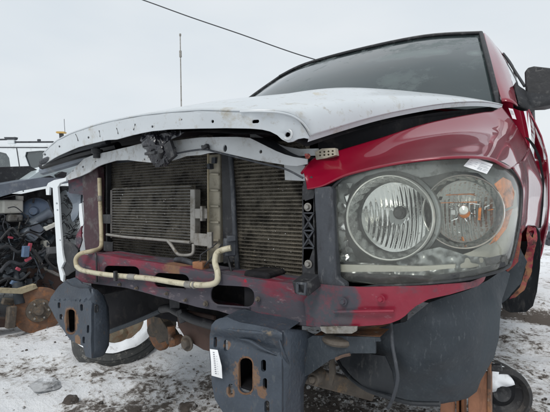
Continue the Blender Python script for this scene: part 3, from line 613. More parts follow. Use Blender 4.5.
# black seal around the lens
lo2 = catmull([PY(x, y, ylens(x, y) - .001) for x, y in lens_out + lens_out[:1]], 3)
mk('lens_seal', tube(lo2, .0038, 8, 0), M_dark, HL)
def bowl(name, c, rad, depth, tilt, mtl, nr=34, na=200, ripple=.0016, fr=260.):
    ax = Vector((math.sin(tilt), -math.cos(tilt), 0)); u = Vector((math.cos(tilt), math.sin(tilt), 0)); v = Vector((0, 0, 1)); V = []; Fc = []
    for i in range(nr + 1):
        r = rad * (i / nr) if i else .004
        for k in range(na):
            a = 2 * math.pi * k / na; x = r * math.cos(a); z = r * math.sin(a)
            d = -depth * (1 - (r / rad) ** 2)
            if .22 * rad < r < .93 * rad: d += ripple * math.sin(x * fr + .35 * math.sin(z * 40)) * (1 if z < .3 * rad else .6) + ripple * .6 * noise.noise(Vector((x * 90, z * 22, tilt)))
            V.append(Vector(c) + u * x + v * z + ax * d)
    for i in range(nr):
        for k in range(na):
            a = i * na + k; b = i * na + (k + 1) % na; Fc.append((a, b, b + na, a + na))
    return mk(name, (V, Fc), mtl, HL, smooth=35)
c1 = Vector((.800, .03, .920)); c2 = Vector((.965, .085, .936))
b1 = bowl('reflector', c1 + Vector((.006, .045, 0)), .094, .07, R(4), M_chrome, ripple=.0011, fr=520)
b1['label'] = 'large inner round reflector with vertical flutes'
b2 = bowl('reflector', c2 + Vector((.004, .03, 0)), .080, .06, R(14), M_chromed, ripple=.0010, fr=560)
b2['label'] = 'outer round reflector with amber turn lamp'
def ringm(c, r0, r1, tilt, h, m, par, nm='ring'):
    ax = (math.sin(tilt), -math.cos(tilt), 0)
    return mk(nm, lathe(c, ax, [(r0, -.012), (r0, h), (lerp(r0, r1, .5), h + .003), (r1, h), (r1, -.05)], 72), m, par)
ringm(c1, .106, .111, R(4), .012, M_ring, b1); ringm(c2, .088, .0922, R(14), .008, M_ring, b2)
for cc, ra, rb, dd, bb, tl in ((c1, .105, .093, .045, b1, R(4)), (c2, .087, .079, .030, b2, R(14))):
    axx = Vector((math.sin(tl), -math.cos(tl), 0)); uu = Vector((math.cos(tl), math.sin(tl), 0)); V = []; n_a = 96; n_r = 7
    for i in range(n_r + 1):
        t = i / n_r; rr = lerp(ra, rb, t)
        for k in range(n_a):
            a = 2 * math.pi * k / n_a; q = rr + .0022 * math.sin(k * math.pi / 2 + i) * (0 < i < n_r)
            V.append(cc + uu * q * math.cos(a) + Vector((0, 0, q * math.sin(a))) - axx * dd * t + axx * .008 * (1 - t))
    mk('bowl_wall', (V, [(i*n_a+k, i*n_a+(k+1) % n_a, (i+1)*n_a+(k+1) % n_a, (i+1)*n_a+k) for i in range(n_r) for k in range(n_a)]), M_chromed, bb, smooth=25)
ringm(c1 + Vector((0, .01, 0)), .113, .122, R(4), -.004, M_housing, b1, 'outer_ring')
# bulbs
mk('bulb', join(cyl(c1 + Vector((.016, .09, .012)), c1 + Vector((.018, .03, .012)), .013, 18), cyl(c1 + Vector((.018, .032, .012)), c1 + Vector((.0185, .018, .012)), .009, 14)), M_dark, b1)
mk('bulb_shield', lathe(c1 + Vector((.017, .065, .012)), (0, -1, 0), [(.014, .0), (.0145, .022), (.018, .024), (.019, .0)], 24), M_chromed, b1)
mk('bulb', join(lathe(c2 + Vector((.0, .03, -.004)), (.2, -1, 0), [(.012, -.02), (.014, .01), (.012, .026), (.0, .032)], 20)), M_amber, b2)
mk('bulb_cap', lathe(c2 + Vector((.003, .0, .004)), (.2, -1, 0), [(.0, .014), (.010, .010), (.013, .0), (.0, -.006)], 20), M_ring, b2)
mk('bulb_bracket', join(obox(c2 + Vector((-.05, .0, .022)), c2 + Vector((.03, .02, .024)), .02, .002), obox(c2 + Vector((-.04, .02, .042)), c2 + Vector((.025, .03, .044)), .02, .003), obox(c2 + Vector((.038, .0, -.02)), c2 + Vector((.04, .0, .01)), .006, .006)), M_amber, b2)
for k in range(22):
    a = random.uniform(0, 6.28); r = random.uniform(.02, .07); p = c2 + Vector((r * math.cos(a), .03 - .02 * (r / .08), r * math.sin(a)))
    q = p + Vector((random.uniform(-.015, .015), random.uniform(-.004, .004), random.uniform(-.012, .012)))
    mk('facet', obox(p, q, random.uniform(.004, .014), .002), random.choice((M_chrome, M_chromed, M_chrome, M_dark, M_amber)), b2)
# faceted chrome panel at the inner edge
def facets(outline, yv, m, nm, amp=.012, cell=5., jag=.6):
    g = plate(outline, yv, .002, maxedge=cell); V = [p + Vector((0, amp * noise.noise(p * 60) + amp * jag * random.uniform(-1, 1), 0)) for p in g[0][:len(g[0]) // 2]]; n = len(V)
    return mk(nm, (V, [f for f in g[1] if max(f) < n]), m, HL, smooth=50)
facets([(338,184),(352,183),(346,205),(344,225),(348,245),(360,261),(339,262)], .015, M_chrome, 'facet_panel', .010, 6)
facets([(350,262),(392,264),(425,250),(440,247),(470,256),(500,258),(500,266),(470,272),(430,276),(340,276)], lambda x, y: interp([(350,.03),(440,.04),(500,.13)], x), M_housing, 'facet_panel', .010, 4, 0)
mk('mask_panel', plate([(345,178),(380,168.5),(420,161.5),(460,159),(484,161),(500,165),(512,174),(518,190),(516,215),(508,250),(495,262),(470,258),(500,243),(502,210),(494,186),(478,173),(455,171),(432,176),(420,178),(400,172),(384,172),(366,176),(352,186),(345,205),(338,212),(336,188)], lambda x, y: interp([(336,.03),(400,.05),(440,.08),(480,.13),(518,.24)], x), .003, maxedge=8, wob=.006), M_housing, HL, label='grey inner mask above the reflectors')
mk('light_bar', plate([(337,264.5),(420,266.5),(455,264.5),(455,268),(420,271.5),(337,272)], lambda x, y: interp([(337,-.03),(400,-.03),(455,.0)], x), .012, maxedge=12), M_cream, HL, bevel=.003, label='cream strip along the bottom of the headlight')
mk('dark_strip', plate([(336,273),(430,276),(470,271),(505,262),(506,266),(470,277),(430,282),(380,283.5),(337,279)], lambda x, y: interp([(337,-.035),(400,-.04),(455,-.01),(506,.10)], x), .006, maxedge=12), M_dark, HL)
mk('cream_corner', plate([(440,262),(470,252),(490,242),(503,218),(508,192),(516,190),(518,215),(514,236),(507,255),(495,263),(470,268),(445,268)], lambda x, y: interp([(440,.05),(468,.08),(500,.135),(514,.2)], x), .004, maxedge=6, wob=.004), M_cream, HL, label='cream outer corner of the lamp housing')
mk('amber_reflector', plate([(494,184),(503,177),(511,181),(514.5,193),(513,206),(502,210),(501,196)], lambda x, y: interp([(494,.075),(514,.165)], x), .006, maxedge=5, wob=.003), M_amber, HL, bevel=.001, label='amber side reflector')
mk('amber_reflector', plate([(505,212),(513,208),(507,228),(497,241),(489,245),(498,232)], lambda x, y: interp([(489,.075),(514,.165)], x), .006, maxedge=5, wob=.003), M_amber, HL, bevel=.001, label='lower amber side reflector')
mk('dark_corner', plate([(484,259),(506,254),(505,262),(486,266)], lambda x, y: interp([(484,.06),(506,.12)], x), .006), M_dark, HL)
# sticker on the lens
ST = mk('paper_sticker', plate([(463.5,166),(471.5,156.8),(493,164.2),(486.8,174)], lambda x, y: ylens(x, y) - .003, .0006, maxedge=5), M_paper, HL, label='white paper sticker on the headlight lens')
pa, pb, pd = Vector((463.5,166)), Vector((471.5,156.8)), Vector((486.8,174))
def stk(u, v): q = pa + (pd - pa) * u + (pb - pa) * v; return (q.x, q.y)
for u0, u1, v0, v1 in [(.52,.6,.15,.4),(.5,.9,.46,.52),(.5,.82,.58,.63),(.5,.94,.72,.80),(.62,.7,.15,.35),(.74,.92,.3,.35),(.74,.88,.18,.22),(.10,.42,.30,.34),(.10,.42,.48,.52),(.10,.38,.66,.70)]:
    mk('print_line', plate([stk(u0,v0), stk(u1,v0), stk(u1,v1), stk(u0,v1)], lambda x, y: ylens(x, y) - .0036, .0003), M_ink, ST)
# ---- fender
rowsF = [
 [(303,171,-.05),(316,157,0),(340,150,.05),(380,138,.17),(420,125,.35),(450,118,.52),(472,114,.66),(485,112,.76),(493,111,.84),(502,107,.93)],
 [(305,176,-.06),(318,167,-.02),(345,158,.02),(380,148,.1),(420,138,.25),(450,133,.4),(478,129,.56),(496,127,.7),(506,126,.8),(515,124,.93)],
 [(306,182,-.065),(320,176,-.05),(345,166,-.02),(380,157,.03),(420,149,.1),(455,145,.2),(485,142,.35),(505,141,.5),(516,140,.7),(524,138,.93)],
 [(307,189,-.075),(322,186,-.072),(345,175,-.062),(380,166,-.06),(420,159.5,-.048),(460,156.5,-.02),(490,158.5,.045),(512,168,.14),(522,160,.5),(529,148,.93)]]
rowsW = [[PY(*p) for p in r] for r in rowsF]
fend = mk('fender', grid(rowsW, 8, 8), M_red, T, smooth=80, label='glossy dark red front fender'); solid(fend, .005, -1)
side = [[PY(512,168,.14), PY(517,163,.3), PY(522,160,.55), PY(529,148,.93)],
        [PY(521,186,.24), PY(524,182,.4), PY(529,182,.6), PY(541,182,.93)],
        [PY(520.5,215,.25), PY(523,212,.4), PY(527,210,.6), PY(540,207,.93)],
        [PY(517,238,.25), PY(521,232,.38), PY(528,226,.6), PY(538,228,.93)]]
so_ = mk('fender_side', grid(side, 8, 6), M_redside, fend, smooth=80, label='scuffed red side of the fender with painted snow glare'); solid(so_, .004, -1)
0 and mk('fender_tab', plate([(305,174),(312,170),(318,172),(318,186),(314,188),(314,184),(307,184)], -.068, .006, maxedge=6), M_red, fend, bevel=.001)
mk('fender_inner_lip', tube([PY(*p) + Vector((-.004, 0, -.006)) for p in rowsF[0]], .004, 6, 6), M_red, fend)
mk('torn_strip', plate([(517,233),(522,228),(521,245),(518,262),(508,272),(505,270),(511,262)], .255, .004, maxedge=5, jit=.5, wob=.01), M_redrust, fend, label='torn rusty flange behind the headlight')
mk('torn_strip', plate([(528,226),(536,228),(537,238),(533,258),(531,275),(524,290),(516,297),(509,299),(520,287),(526,270),(525,256),(528,242),(526,235)], lambda x, y: .5, .004, [[(529,232),(534,230),(533,238),(530,236)]], maxedge=4, jit=.6, wob=.014), M_redrust, fend, label='torn and rusted wheel arch flange')
mk('torn_liner', plate([(512,262),(520,248),(527,262),(521,284),(506,300),(498,306),(494,302),(500,285)], .40, .005, maxedge=5, jit=.4, wob=.012), M_liner, T, label='torn dark liner edge behind the headlight')
mk('rear_splash_guard', plate([(536,226),(540,232),(541,246),(540,268),(537,292),(533,306),(526,312),(510,312.5),(503,309),(501,300),(510,290),(524,262),(530,240)], lambda x, y: .78 + .002 * (530 - x), .03, maxedge=6, wob=.01), M_liner2, T, bevel=.008, label='black rounded splash guard behind the wheel arch')
# ---- front liner shell
liner = [(345,330),(380,327),(405,322),(430,302),(470,289),(487,281),(503,270),(510,274),(507,285),(502,300),(500,320),(499,338),(494,358),(488,368),(481,380),(477,391),(468,398),(455,401.5),(443,403.5),(430,404),(410,402),(390,398),(372,392),(360,384),(348,372),(340,362),(338,345)]
yl = lambda x, y: .02 + .24 * ((x - 425) / 85.) ** 2 * (1 if x > 425 else .3) + .00002 * (y - 330) ** 2 + (.06 if x < 372 else 0)
ln = mk('front_liner', plate(liner, yl, .005, maxedge=9, wob=.016), M_liner, T, smooth=70, label='dusty blue grey plastic wheel liner hanging below the headlight')
yl2 = lambda x, y: -.01 + .24 * ((x - 425) / 85.) ** 2 * .3 - .02
mk('lower_liner_lip', plate([(336,352),(346,350),(362,353),(385,356),(392,372),(396,396),(380,394),(366,389),(352,378),(342,366)], lambda x, y: .0 + .0007 * abs(x - 395), .006, maxedge=8, wob=.012), M_liner2, ln, label='darker inner lip of the wheel liner')
mk('liner_rim', tube([PY(x, y, yl2(x, y) + .02) for x, y in [(337,358),(344,370),(354,381),(370,391),(392,398),(412,403),(440,404)]], .006, 8, 5), M_liner2, ln)
mk('hanging_wire', tube([PY(391, 323, -.03), PY(392.5, 345, -.04), PY(396, 365, -.05), PY(397.5, 380, -.05), PY(393, 398, -.04), PY(388, 408, -.02)], .0042, 8, 6), M_grey, T, label='grey wire hanging in front of the wheel liner')
# ---- bumper brackets
def yn(x, y): return -.16
NF = [(211,325),(215,320.5),(218.6,318.7),(227,317),(233,320),(239.6,322.5),(255,325),(267,327),(276,329.5),(282,333),(282.5,345),(281.7,360),(281.7,412),(280,440),(262,446),(240,446),(226,432),(223,412),(215,399),(211.5,384),(210,354),(209.5,335)]
nholes = [rrect(238.5, 357, 253.5, 394, 7), rrect(213.6, 337, 217, 347.5, 1.7), rrect(224, 340, 228, 351, 1.8), rrect(261.3, 359.5, 266.3, 371.5, 2.4), rrect(263, 378, 267.2, 389.5, 2), rrect(228, 384, 232.3, 395.5, 2), rrect(264.5, 400.5, 269.5, 413, 2.4)]
Bn = mk('bumper_bracket', plate(NF, lambda x, y: -.16 - .012 * math.exp(-((y - 331 - .1 * (x - 240)) / 5) ** 2) + .010 * math.exp(-((y - 343 - .2 * (x - 240)) / 5) ** 2), .009, nholes, maxedge=5, wob=.003), M_brk, T, smooth=50, bevel=.0015, label='grey blue near bumper bracket with rusty centre slot')
mk('slot_edge', join(*[(lambda P: tube(P, .0028, 6, 0, False))([PY(x, y, -.158) for x, y in rrect(238.5, 357, 253.5, 394, 7) + rrect(238.5, 357, 253.5, 394, 7)[:1]])]), M_slotrust, Bn)
# side flange (recedes backwards) built from real box sides
eN = [PY(281.8, y, -.158) for y in (331, 340, 352, 365, 380, 400, 425, 445)]
dep = [.03, .10, .16, .18, .15, .09, .09, .09]; bul = [.0, .01, .014, .010, .004, 0, 0, 0]
V = []
for p, d, b_ in zip(eN, dep, bul):
    for k in range(6):
        t = k / 5; V.append(p + Vector((b_ * math.sin(math.pi * t) + .012 * t, d * t, .0)))
sf = mk('side_flange', (V, [(j*6+i, j*6+i+1, (j+1)*6+i+1, (j+1)*6+i) for j in range(7) for i in range(5)]), M_brk, Bn, smooth=60); solid(sf, .006, -1)
mk('top_fold', (lambda a, b_: (a + b_, [(i, i+1, i+1+len(a), i+len(a)) for i in range(len(a)-1)]))([PY(x, y, -.157) for x, y in ((211,326),(218.6,319.5),(227,318),(240,323),(267,328),(282,334))], [PY(x, y, -.157) + Vector((0, .12, .01)) for x, y in ((211,326),(218.6,319.5),(227,318),(240,323),(267,328),(282,334))]), M_brk, Bn)
# pressed creases on its face
mk('crease', tube([PY(239, 339, -.158), PY(250, 341, -.163), PY(262, 348, -.163), PY(277, 355, -.160)], lambda t: .0006 + .0042 * math.sin(math.pi * t), 8, 5), M_brk, Bn)
mk('crease', tube([PY(220, 328, -.168), PY(240, 331, -.170), PY(262, 333, -.170), PY(279, 337, -.166)], lambda t: .0006 + .0045 * math.sin(math.pi * t), 8, 5), M_brk, Bn)
mk('crease', tube([PY(279, 338, -.166), PY(283, 352, -.160), PY(290, 366, -.12), PY(300, 372, -.07)], lambda t: .0006 + .004 * math.sin(math.pi * t), 8, 5), M_brk, Bn)
# paper tag on its left edge
TG = mk('paper_tag', plate([(209.8,349),(217.5,350),(221.5,366),(222.3,378.5),(211.5,375.5),(211,362)], lambda x, y: -.175 - .006 * math.sin((y - 349) * .11), .0006, maxedge=4), M_paper, Bn, smooth=70, label='white paper tag with small vertical print')
for k in range(11):
    y = 352 + k * 2.1; x = 212.8 + k * .22
    mk('print_line', plate([(x, y), (x + 1.6, y + .2), (x + 1.6, y + 1.1), (x, y + .9)], lambda x, y: -.1756 - .006 * math.sin((y - 349) * .11), .0003), M_ink2, TG)
for k in range(8):
    y = 356 + k * 2.5; x = 216.2 + k * .2
    mk('print_line', plate([(x, y), (x + .7, y + .1), (x + .7, y + .9), (x, y + .8)], lambda x, y: -.1756 - .006 * math.sin((y - 349) * .11), .0003), M_ink, TG)
# far bracket
FF = [(48,305),(51,297),(55,292),(59,286),(64,281.5),(70,285.5),(80,288.5),(88,288.5),(91.5,296),(91.5,358.5),(85.5,356.5),(83,346),(70,340),(60,326),(55,317)]
fh = [rrect(66.5, 308.5, 76, 333.5, 4.2), rrect(57.8, 302.3, 60.3, 308.3, 1.2), rrect(59.5, 314, 62.3, 319.8, 1.3), rrect(80.3, 304, 83, 311, 1.3), rrect(86.8, 325, 89.2, 333, 1.1), rrect(82.7, 336.5, 85, 343.5, 1.1)]
Bf = mk('bumper_bracket', plate(FF, lambda x, y: -.16 + .008 * math.sin((y - 285) * .12) * (y < 300), .009, fh, maxedge=4, wob=.004), M_brk, T, smooth=50, bevel=.0015, label='grey blue far bumper bracket with orange rusty slot')
mk('slot_edge', tube([PY(x, y, -.158) for x, y in fh[0] + fh[0][:1]], .004, 6, 0, False), M_slotrust, Bf)
eN = [PY(91.5, y, -.158) for y in (289, 297, 310, 325, 340, 350, 358.5)]; dep = [.02, .05, .068, .072, .072, .07, .05]
V = []
for p, d in zip(eN, dep):
    for k in range(6):
        t = k / 5; V.append(p + Vector((.006 * math.sin(math.pi * t), d * t, -.004 * t)))
sf = mk('side_flange', (V, [(j*6+i, j*6+i+1, (j+1)*6+i+1, (j+1)*6+i) for j in range(6) for i in range(5)]), M_brk, Bf, smooth=60); solid(sf, .006, -1)
mk('hole_rim', rrect and tube([PX(x, y, eN[0].x + .006) for x, y in rrect(95, 305, 97.5, 312, 1.2) + rrect(95, 305, 97.5, 312, 1.2)[:1]], .003, 6, 0), M_dark, Bf)
mk('crumple', plate([(64,281),(71,278),(79,284),(92,285),(98,291),(95,300),(86,296),(74,293),(62,294)], -.10, .006, maxedge=4, wob=.03), M_brk, Bf, smooth=60)
for X0, Yb in ((.49, .0), (-.35, -.095)):  # boxes added so the bracket slots look dark inside
    mk('slot_backing_box', join(box((X0 - .07, -.145, .46), (X0 - .064, Yb, .60)), box((X0 + .05, -.145, .46), (X0 + .056, Yb, .60)), box((X0 - .07, Yb, .46), (X0 + .056, Yb + .02, .60)), box((X0 - .064, -.145, .46), (X0 + .05, Yb, .466))), M_void, T)
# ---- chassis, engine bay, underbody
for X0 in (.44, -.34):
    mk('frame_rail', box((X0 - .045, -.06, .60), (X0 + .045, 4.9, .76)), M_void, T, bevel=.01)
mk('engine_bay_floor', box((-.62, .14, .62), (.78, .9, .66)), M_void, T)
mk('underbody_gap_fill', box((-.30, .16, .47), (.46, .18, .70)), M_void, T)  # added dark shell, blocks the bright snow gap under the beam
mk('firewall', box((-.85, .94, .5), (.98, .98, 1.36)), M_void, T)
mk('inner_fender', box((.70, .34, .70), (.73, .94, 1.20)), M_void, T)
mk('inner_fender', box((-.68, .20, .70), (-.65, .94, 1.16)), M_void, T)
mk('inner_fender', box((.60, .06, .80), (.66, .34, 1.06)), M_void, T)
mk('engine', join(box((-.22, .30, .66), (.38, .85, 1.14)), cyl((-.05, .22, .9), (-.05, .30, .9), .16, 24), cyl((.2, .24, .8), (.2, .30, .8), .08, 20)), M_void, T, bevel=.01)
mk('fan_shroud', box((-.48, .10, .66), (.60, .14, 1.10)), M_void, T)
mk('near_inner_apron', plate([(318,160),(345,153),(400,137),(450,122),(498,112),(498,106),(440,112),(380,122),(318,143)], lambda x, y: interp([(318,.06),(400,.32),(450,.62),(498,.95)], x), .02, maxedge=20), M_void, T)
mk('far_liner', plate([(104,286),(130,287),(158,296),(176,301),(175,306),(150,316),(124,326),(105,333)], .16, .01, maxedge=12, wob=.02), M_void, T, label='black inner wheel liner under the far side')
mk('skid_bar', tube([PY(106, 333, .12), PY(135, 322, .12), PY(160, 311, .12)], .010, 8, 3), M_liner, T)
mk('sway_bar', tube([PY(162, 309, .12), PY(170, 308, .1), PY(178, 312, .08), (PY(195, 320, .05)), PY(216, 326, .02)], .017, 12, 6), M_dark, T)
mk('sway_bar_bracket', join(obox(PY(181, 309, .07), PY(185, 322, .07), .03, .03), obox(PY(174, 302, .1), PY(184, 303, .1), .05, .05)), M_dark, T, bevel=.004)
mk('skid_plate', plate([(176,308),(214,316),(216,353),(203,350),(186,340),(178,326)], .09, .012, maxedge=12, wob=.006), M_brown, T, bevel=.003, label='dark brown steel plate behind the near bracket')
mk('skid_plate_bolt', bolt(PY(187.5, 343, .075), (0, -1, 0), .020, .012), M_hub, T)
# far side hub with brake rotor seen under the beam
hubc = PY(158, 328, .45)
hub = mk('wheel_hub', join(lathe(hubc, (.25, -1, 0), [(0, .05), (.035, .05), (.04, .0), (.05, -.03), (.05, -.1)], 22), obox(PY(160, 318, .38), PY(174, 340, .38), .05, .06), cyl(PY(146, 306, .4), PY(168, 309, .36), .022, 12)), M_hub, T, bevel=.004)
mk('brake_rotor', lathe(hubc + Vector((-.03, .03, .0)), (-.25, -.95, 0), [(0, .012), (.125, .012), (.132, .006), (.132, -.012), (.0, -.012)], 40), M_rotor, hub)
mk('brake_caliper', plate([(150,310),(158,306),(164,322),(168,340),(158,344),(151,330)], .36, .05, maxedge=8, wob=.01), M_hub, hub, bevel=.006)
mk('ball_joint', join(cyl(PY(171, 326, .33), PY(173, 346, .33), .018, 12), lathe(PY(176, 340, .32), (0, -1, 0), [(0, .03), (.02, .025), (.026, 0), (.02, -.03)], 16)), M_orust, hub)
mk('axle', cyl((-.6, .55, .52), (.7, .55, .52), .05, 16), M_void, T)
# radiator frame left: white headlight mount strip of the missing far side
mk('fender_strip', plate([(54.5,184),(58,180),(64,178),(65,181),(61,184),(59.5,196),(60.5,205),(64,268),(62,273),(66,278),(62.5,282),(59,262),(56.5,196),(46,196),(46,184),(52,180)][0:0] + [(46,195),(45.5,188),(48,183),(54,180),(66,177.5),(66,181),(60,183),(57.5,187),(58.5,200),(60,225),(62.5,255),(64,262),(61,268),(63.5,275),(63,282),(60.5,280),(57,262),(55.5,235),(53.5,205),(52.5,188),(49.5,187),(49,195)], .0, .01, [ellipse(56.6, 203.5, 1.0, 1.1, 8), ellipse(57.3, 210.2, .9, 1.1, 8), ellipse(60, 240.3, .8, .9, 8)], maxedge=6), M_silver, T, bevel=.001, label='white steel strip at the missing far headlight')
mk('far_mount_arm', obox(PY(47, 250.5, .02), PY(66, 249.5, .02), .01, .032), M_dark, T, bevel=.003)
mk('far_apron', plate([(62,238),(72,244),(78,250),(77,268),(66,276),(63,262)], .01, .01, maxedge=6, wob=.01), M_dark, T)
mk('far_apron', plate([(77,236),(81,226),(82.5,240),(78,250),(74,251)], .02, .006, maxedge=6, wob=.01), M_beam, T, label='pink red torn paint piece at the far side')
mk('far_fog_lens', plate([(70,192),(78,190),(80,204),(78,215),(74,222),(70,212)], .05, .01, maxedge=4, wob=.03), M_bluegrey, T, smooth=25, label='crushed clear lamp remains at the far side')
mk('far_lamp_edge', plate([(79,204),(81.5,203),(83.5,224),(81,230),(79,216)], .03, .004), M_silver, T)
mk('recess_shade_strip', plate([(97,166),(109,162),(109,268),(97,262)], .07, .01), M_void, T)  # dark sheet standing in for shade in the gap beside the post
0 and mk('far_bracket', plate([(83,178),(92,176),(92,200),(88,240),(84,200)], .04, .01), M_maroon, T)
# ---- cab
def body(name, rows, m, par=T, nu=4, nv=3, th=.006, **k):
    o = mk(name, grid([[Vector(p) for p in r] for r in rows], nu, nv), m, par, smooth=70, **k); solid(o, th, -1); return o
xc = .08
ws_b = [(-.86,1.06,1.36),(-.5,.98,1.42),(.08,.94,1.44),(.66,.98,1.42),(.985,1.06,1.375)]
ws_t = [(-.66,1.80,2.03),(-.38,1.74,2.06),(.08,1.70,2.062),(.52,1.70,2.05),(.842,1.735,2.008)]
ws_m = [tuple(lerp(a[i], b_[i], .5) + (0, -.04, .015)[i] for i in range(3)) for a, b_ in zip(ws_b, ws_t)]
body('windshield', [ws_b, ws_m, ws_t], M_shield, nu=8, nv=6, label='dusty windshield with hazy reflections painted into its colour')
mk('windshield_trim', tube([Vector(p) + Vector((0, -.006, .006)) for p in ws_t], .011, 8, 6), M_dark, T)
mk('windshield_trim', tube([Vector(p) + Vector((.004, -.004, .004)) for p in (ws_b[-1], ws_m[-1], ws_t[-1])], .013, 8, 6), M_dark, T)
mk('windshield_trim', tube([Vector(p) + Vector((0, -.004, .004)) for p in (ws_b[0], ws_m[0], ws_t[0])], .011, 8, 6), M_dark, T)
mk('cowl', grid([[(p[0], .90, p[2] - .03) for p in ws_b], [(p[0], p[1] + .03, p[2] - .005) for p in ws_b]], 4, 3), M_dark, T)
roof = [[(p[0], p[1] + .0, p[2] + .010) for p in ws_t], [(p[0] * 1.05, p[1] + .25, p[2] + .036) for p in ws_t], [(p[0] * 1.13, 2.6, p[2] + .065) for p in ws_t], [(p[0] * 1.14, 3.35, p[2] + .03) for p in ws_t]]
body('roof', roof, M_red)
# pillar: windshield edge, crown, door frame edge; traced up from the fender corner
body('pillar', [[PY(502,101,1.04), PY(494.5,76,1.30), PY(488.5,52,1.52), PY(484,33,1.735)],
                [PY(508,101,1.04), PY(499,75,1.34), PY(492.5,52,1.60), PY(485,33,1.80)],
                [PY(514,103,1.06), PY(505.5,75,1.42), PY(498,53,1.72), PY(490,38,1.96)],
                [PY(518,106,1.10), PY(511,77,1.52), PY(505,60,1.90), PY(497.5,47.5,2.25)]], M_red, nu=6, nv=5)
body('pillar', [[(-.86,1.06,1.37),(-.80,1.24,1.55),(-.68,1.78,1.97)], [(-.93,1.12,1.36),(-.88,1.36,1.55),(-.76,2.0,2.0)]], M_red)
XS = 1.163
body('cab_side', [[(1.10,1.0,1.36),(1.11,1.6,1.38),(1.11,2.4,1.38),(1.11,3.4,1.38)], [(XS,1.0,1.16),(XS+.02,1.6,1.17),(XS+.02,2.4,1.17),(XS+.02,3.4,1.17)], [(XS,1.0,.85),(XS+.02,1.6,.83),(XS+.02,2.4,.83),(XS+.02,3.4,.83)], [(1.10,1.02,.58),(1.11,1.6,.56),(1.11,2.4,.56),(1.11,3.4,.56)]], M_redside, label='scuffed red doors of the cab with painted snow glare')
body('cab_side', [[(-.96,.9,1.36),(-.97,3.4,1.38)], [(-1.0,.9,.85),(-1.0,3.4,.83)], [(-.95,.9,.58),(-.95,3.4,.56)]], M_red)
mk('side_window', grid([[PY(518.5,104,1.12), PY(524,112,1.6), (1.095,2.2,1.39),(1.09,3.2,1.39)], [PY(511.5,77,1.54), PY(519,84,1.9), (1.06,2.5,1.74),(1.03,3.2,1.76)], [PY(498,48.5,2.27), PY(503,56,2.42), (.975,2.75,2.03),(.97,3.2,2.03)]], 5, 4), M_glass, T)
mk('side_window', grid([[(-.95,1.3,1.38),(-.95,3.2,1.39)], [(-.84,1.9,1.95),(-.84,3.2,1.98)]], 4, 4), M_glass, T)
mk('window_trim', tube([PY(524.5,86,1.9), PY(516.5,73.5,2.1), PY(508.5,61,2.3), PY(503.5,54,2.45), (.985,2.8,2.07),(.985,3.4,2.04)], .009, 8, 5), M_dark, T)
mk('window_trim', tube([(1.11,1.15,1.385),(1.12,2.2,1.395),(1.115,3.4,1.395)], .010, 8, 4), M_dark, T)
mk('door_handle', join(obox((1.195,2.05,1.14), (1.195,2.28,1.14), .03, .035)), M_dark, T, bevel=.008)
mk('cab_back', box((-.9, 3.38, .6), (1.08, 3.42, 1.98)), M_red, T, bevel=.02)
mk('cab_floor', box((-.94, 1.0, .56), (1.08, 3.38, .62)), M_void, T)
mk('dashboard', box((-.84, 1.12, 1.1), (.96, 1.5, 1.34)), M_void, T, bevel=.03)
mk('truck_bed', join(box((1.06, 3.5, .62), (1.14, 5.5, 1.36)), box((-1.0, 3.5, .62), (-.92, 5.5, 1.36)), box((-.92, 3.5, .7), (1.06, 5.5, .76)), box((-.92, 5.44, .76), (1.06, 5.5, 1.36)), box((-.92, 3.5, .76), (1.06, 3.56, 1.36))), M_red, T, bevel=.015)
for X0 in (.98, -.88):
    wh = mk('wheel', lathe((X0, 4.35, .385), (1, 0, 0), [(.22, -.12), (.34, -.13), (.38, -.10), (.385, 0), (.38, .10), (.34, .13), (.22, .12)], 40), M_rubber, T)
    mk('rim', lathe((X0, 4.35, .385), (1, 0, 0), [(0, .06), (.06, .07), (.08, .03), (.18, .02), (.21, .10), (.23, .11), (.22, -.11)], 40), M_alu, wh)
mk('door_gap_shade', plate([(525,137),(529,141),(534,149),(538.5,160),(541.5,176),(541.5,190),(539,210),(537.5,228),(541,228),(543.5,205),(544.5,180),(541,158),(535,145),(529,138)], .95, .02, maxedge=8), M_void, T)  # black strip put in as the shade of the open door gap
# mirror
mr_ = mk('side_mirror', plate([(524.5,72),(528,67.5),(534,66),(552,68),(566,72),(568,96),(560,103),(545,106.5),(530,107),(526,102)], 1.42, .09, maxedge=8), M_dark, T, bevel=.02, label='black door mirror housing')
mk('mirror_shell', plate([(527,86),(545,82),(565,84),(566,97),(559,103),(545,106.3),(531,106.5),(527,101)], 1.402, .02, maxedge=8), M_dark, mr_, bevel=.006)
mk('mirror_arm', grid([[PY(513,86,1.36), PY(518,92,1.36), PY(526,96,1.38), PY(560,98,1.42)], [PY(513,108,1.30), PY(522,111,1.31), PY(532,110,1.36), PY(560,104,1.42)]], 5, 5), M_dark, mr_); solid(bpy.data.objects['mirror_arm'], .03, -1)
mk('fender_tag', plate([(508.5,108),(513,109),(516.5,119.5),(512.5,118.5)], .90, .001), M_paper, T, label='small white tag at the fender corner')
mk('side_light_tag', plate([(510,110),(513,111),(514.2,114.5),(511.4,114)], .8985, .0004), M_ink, T)
mk('wiper', join(*[obox(PY(208 + 0, 0, 2) , PY(209, 0, 2), .001, .001)]) if False else cyl((.38, .955, 1.505), (.60, .965, 1.50), .006, 8), M_dark, T)

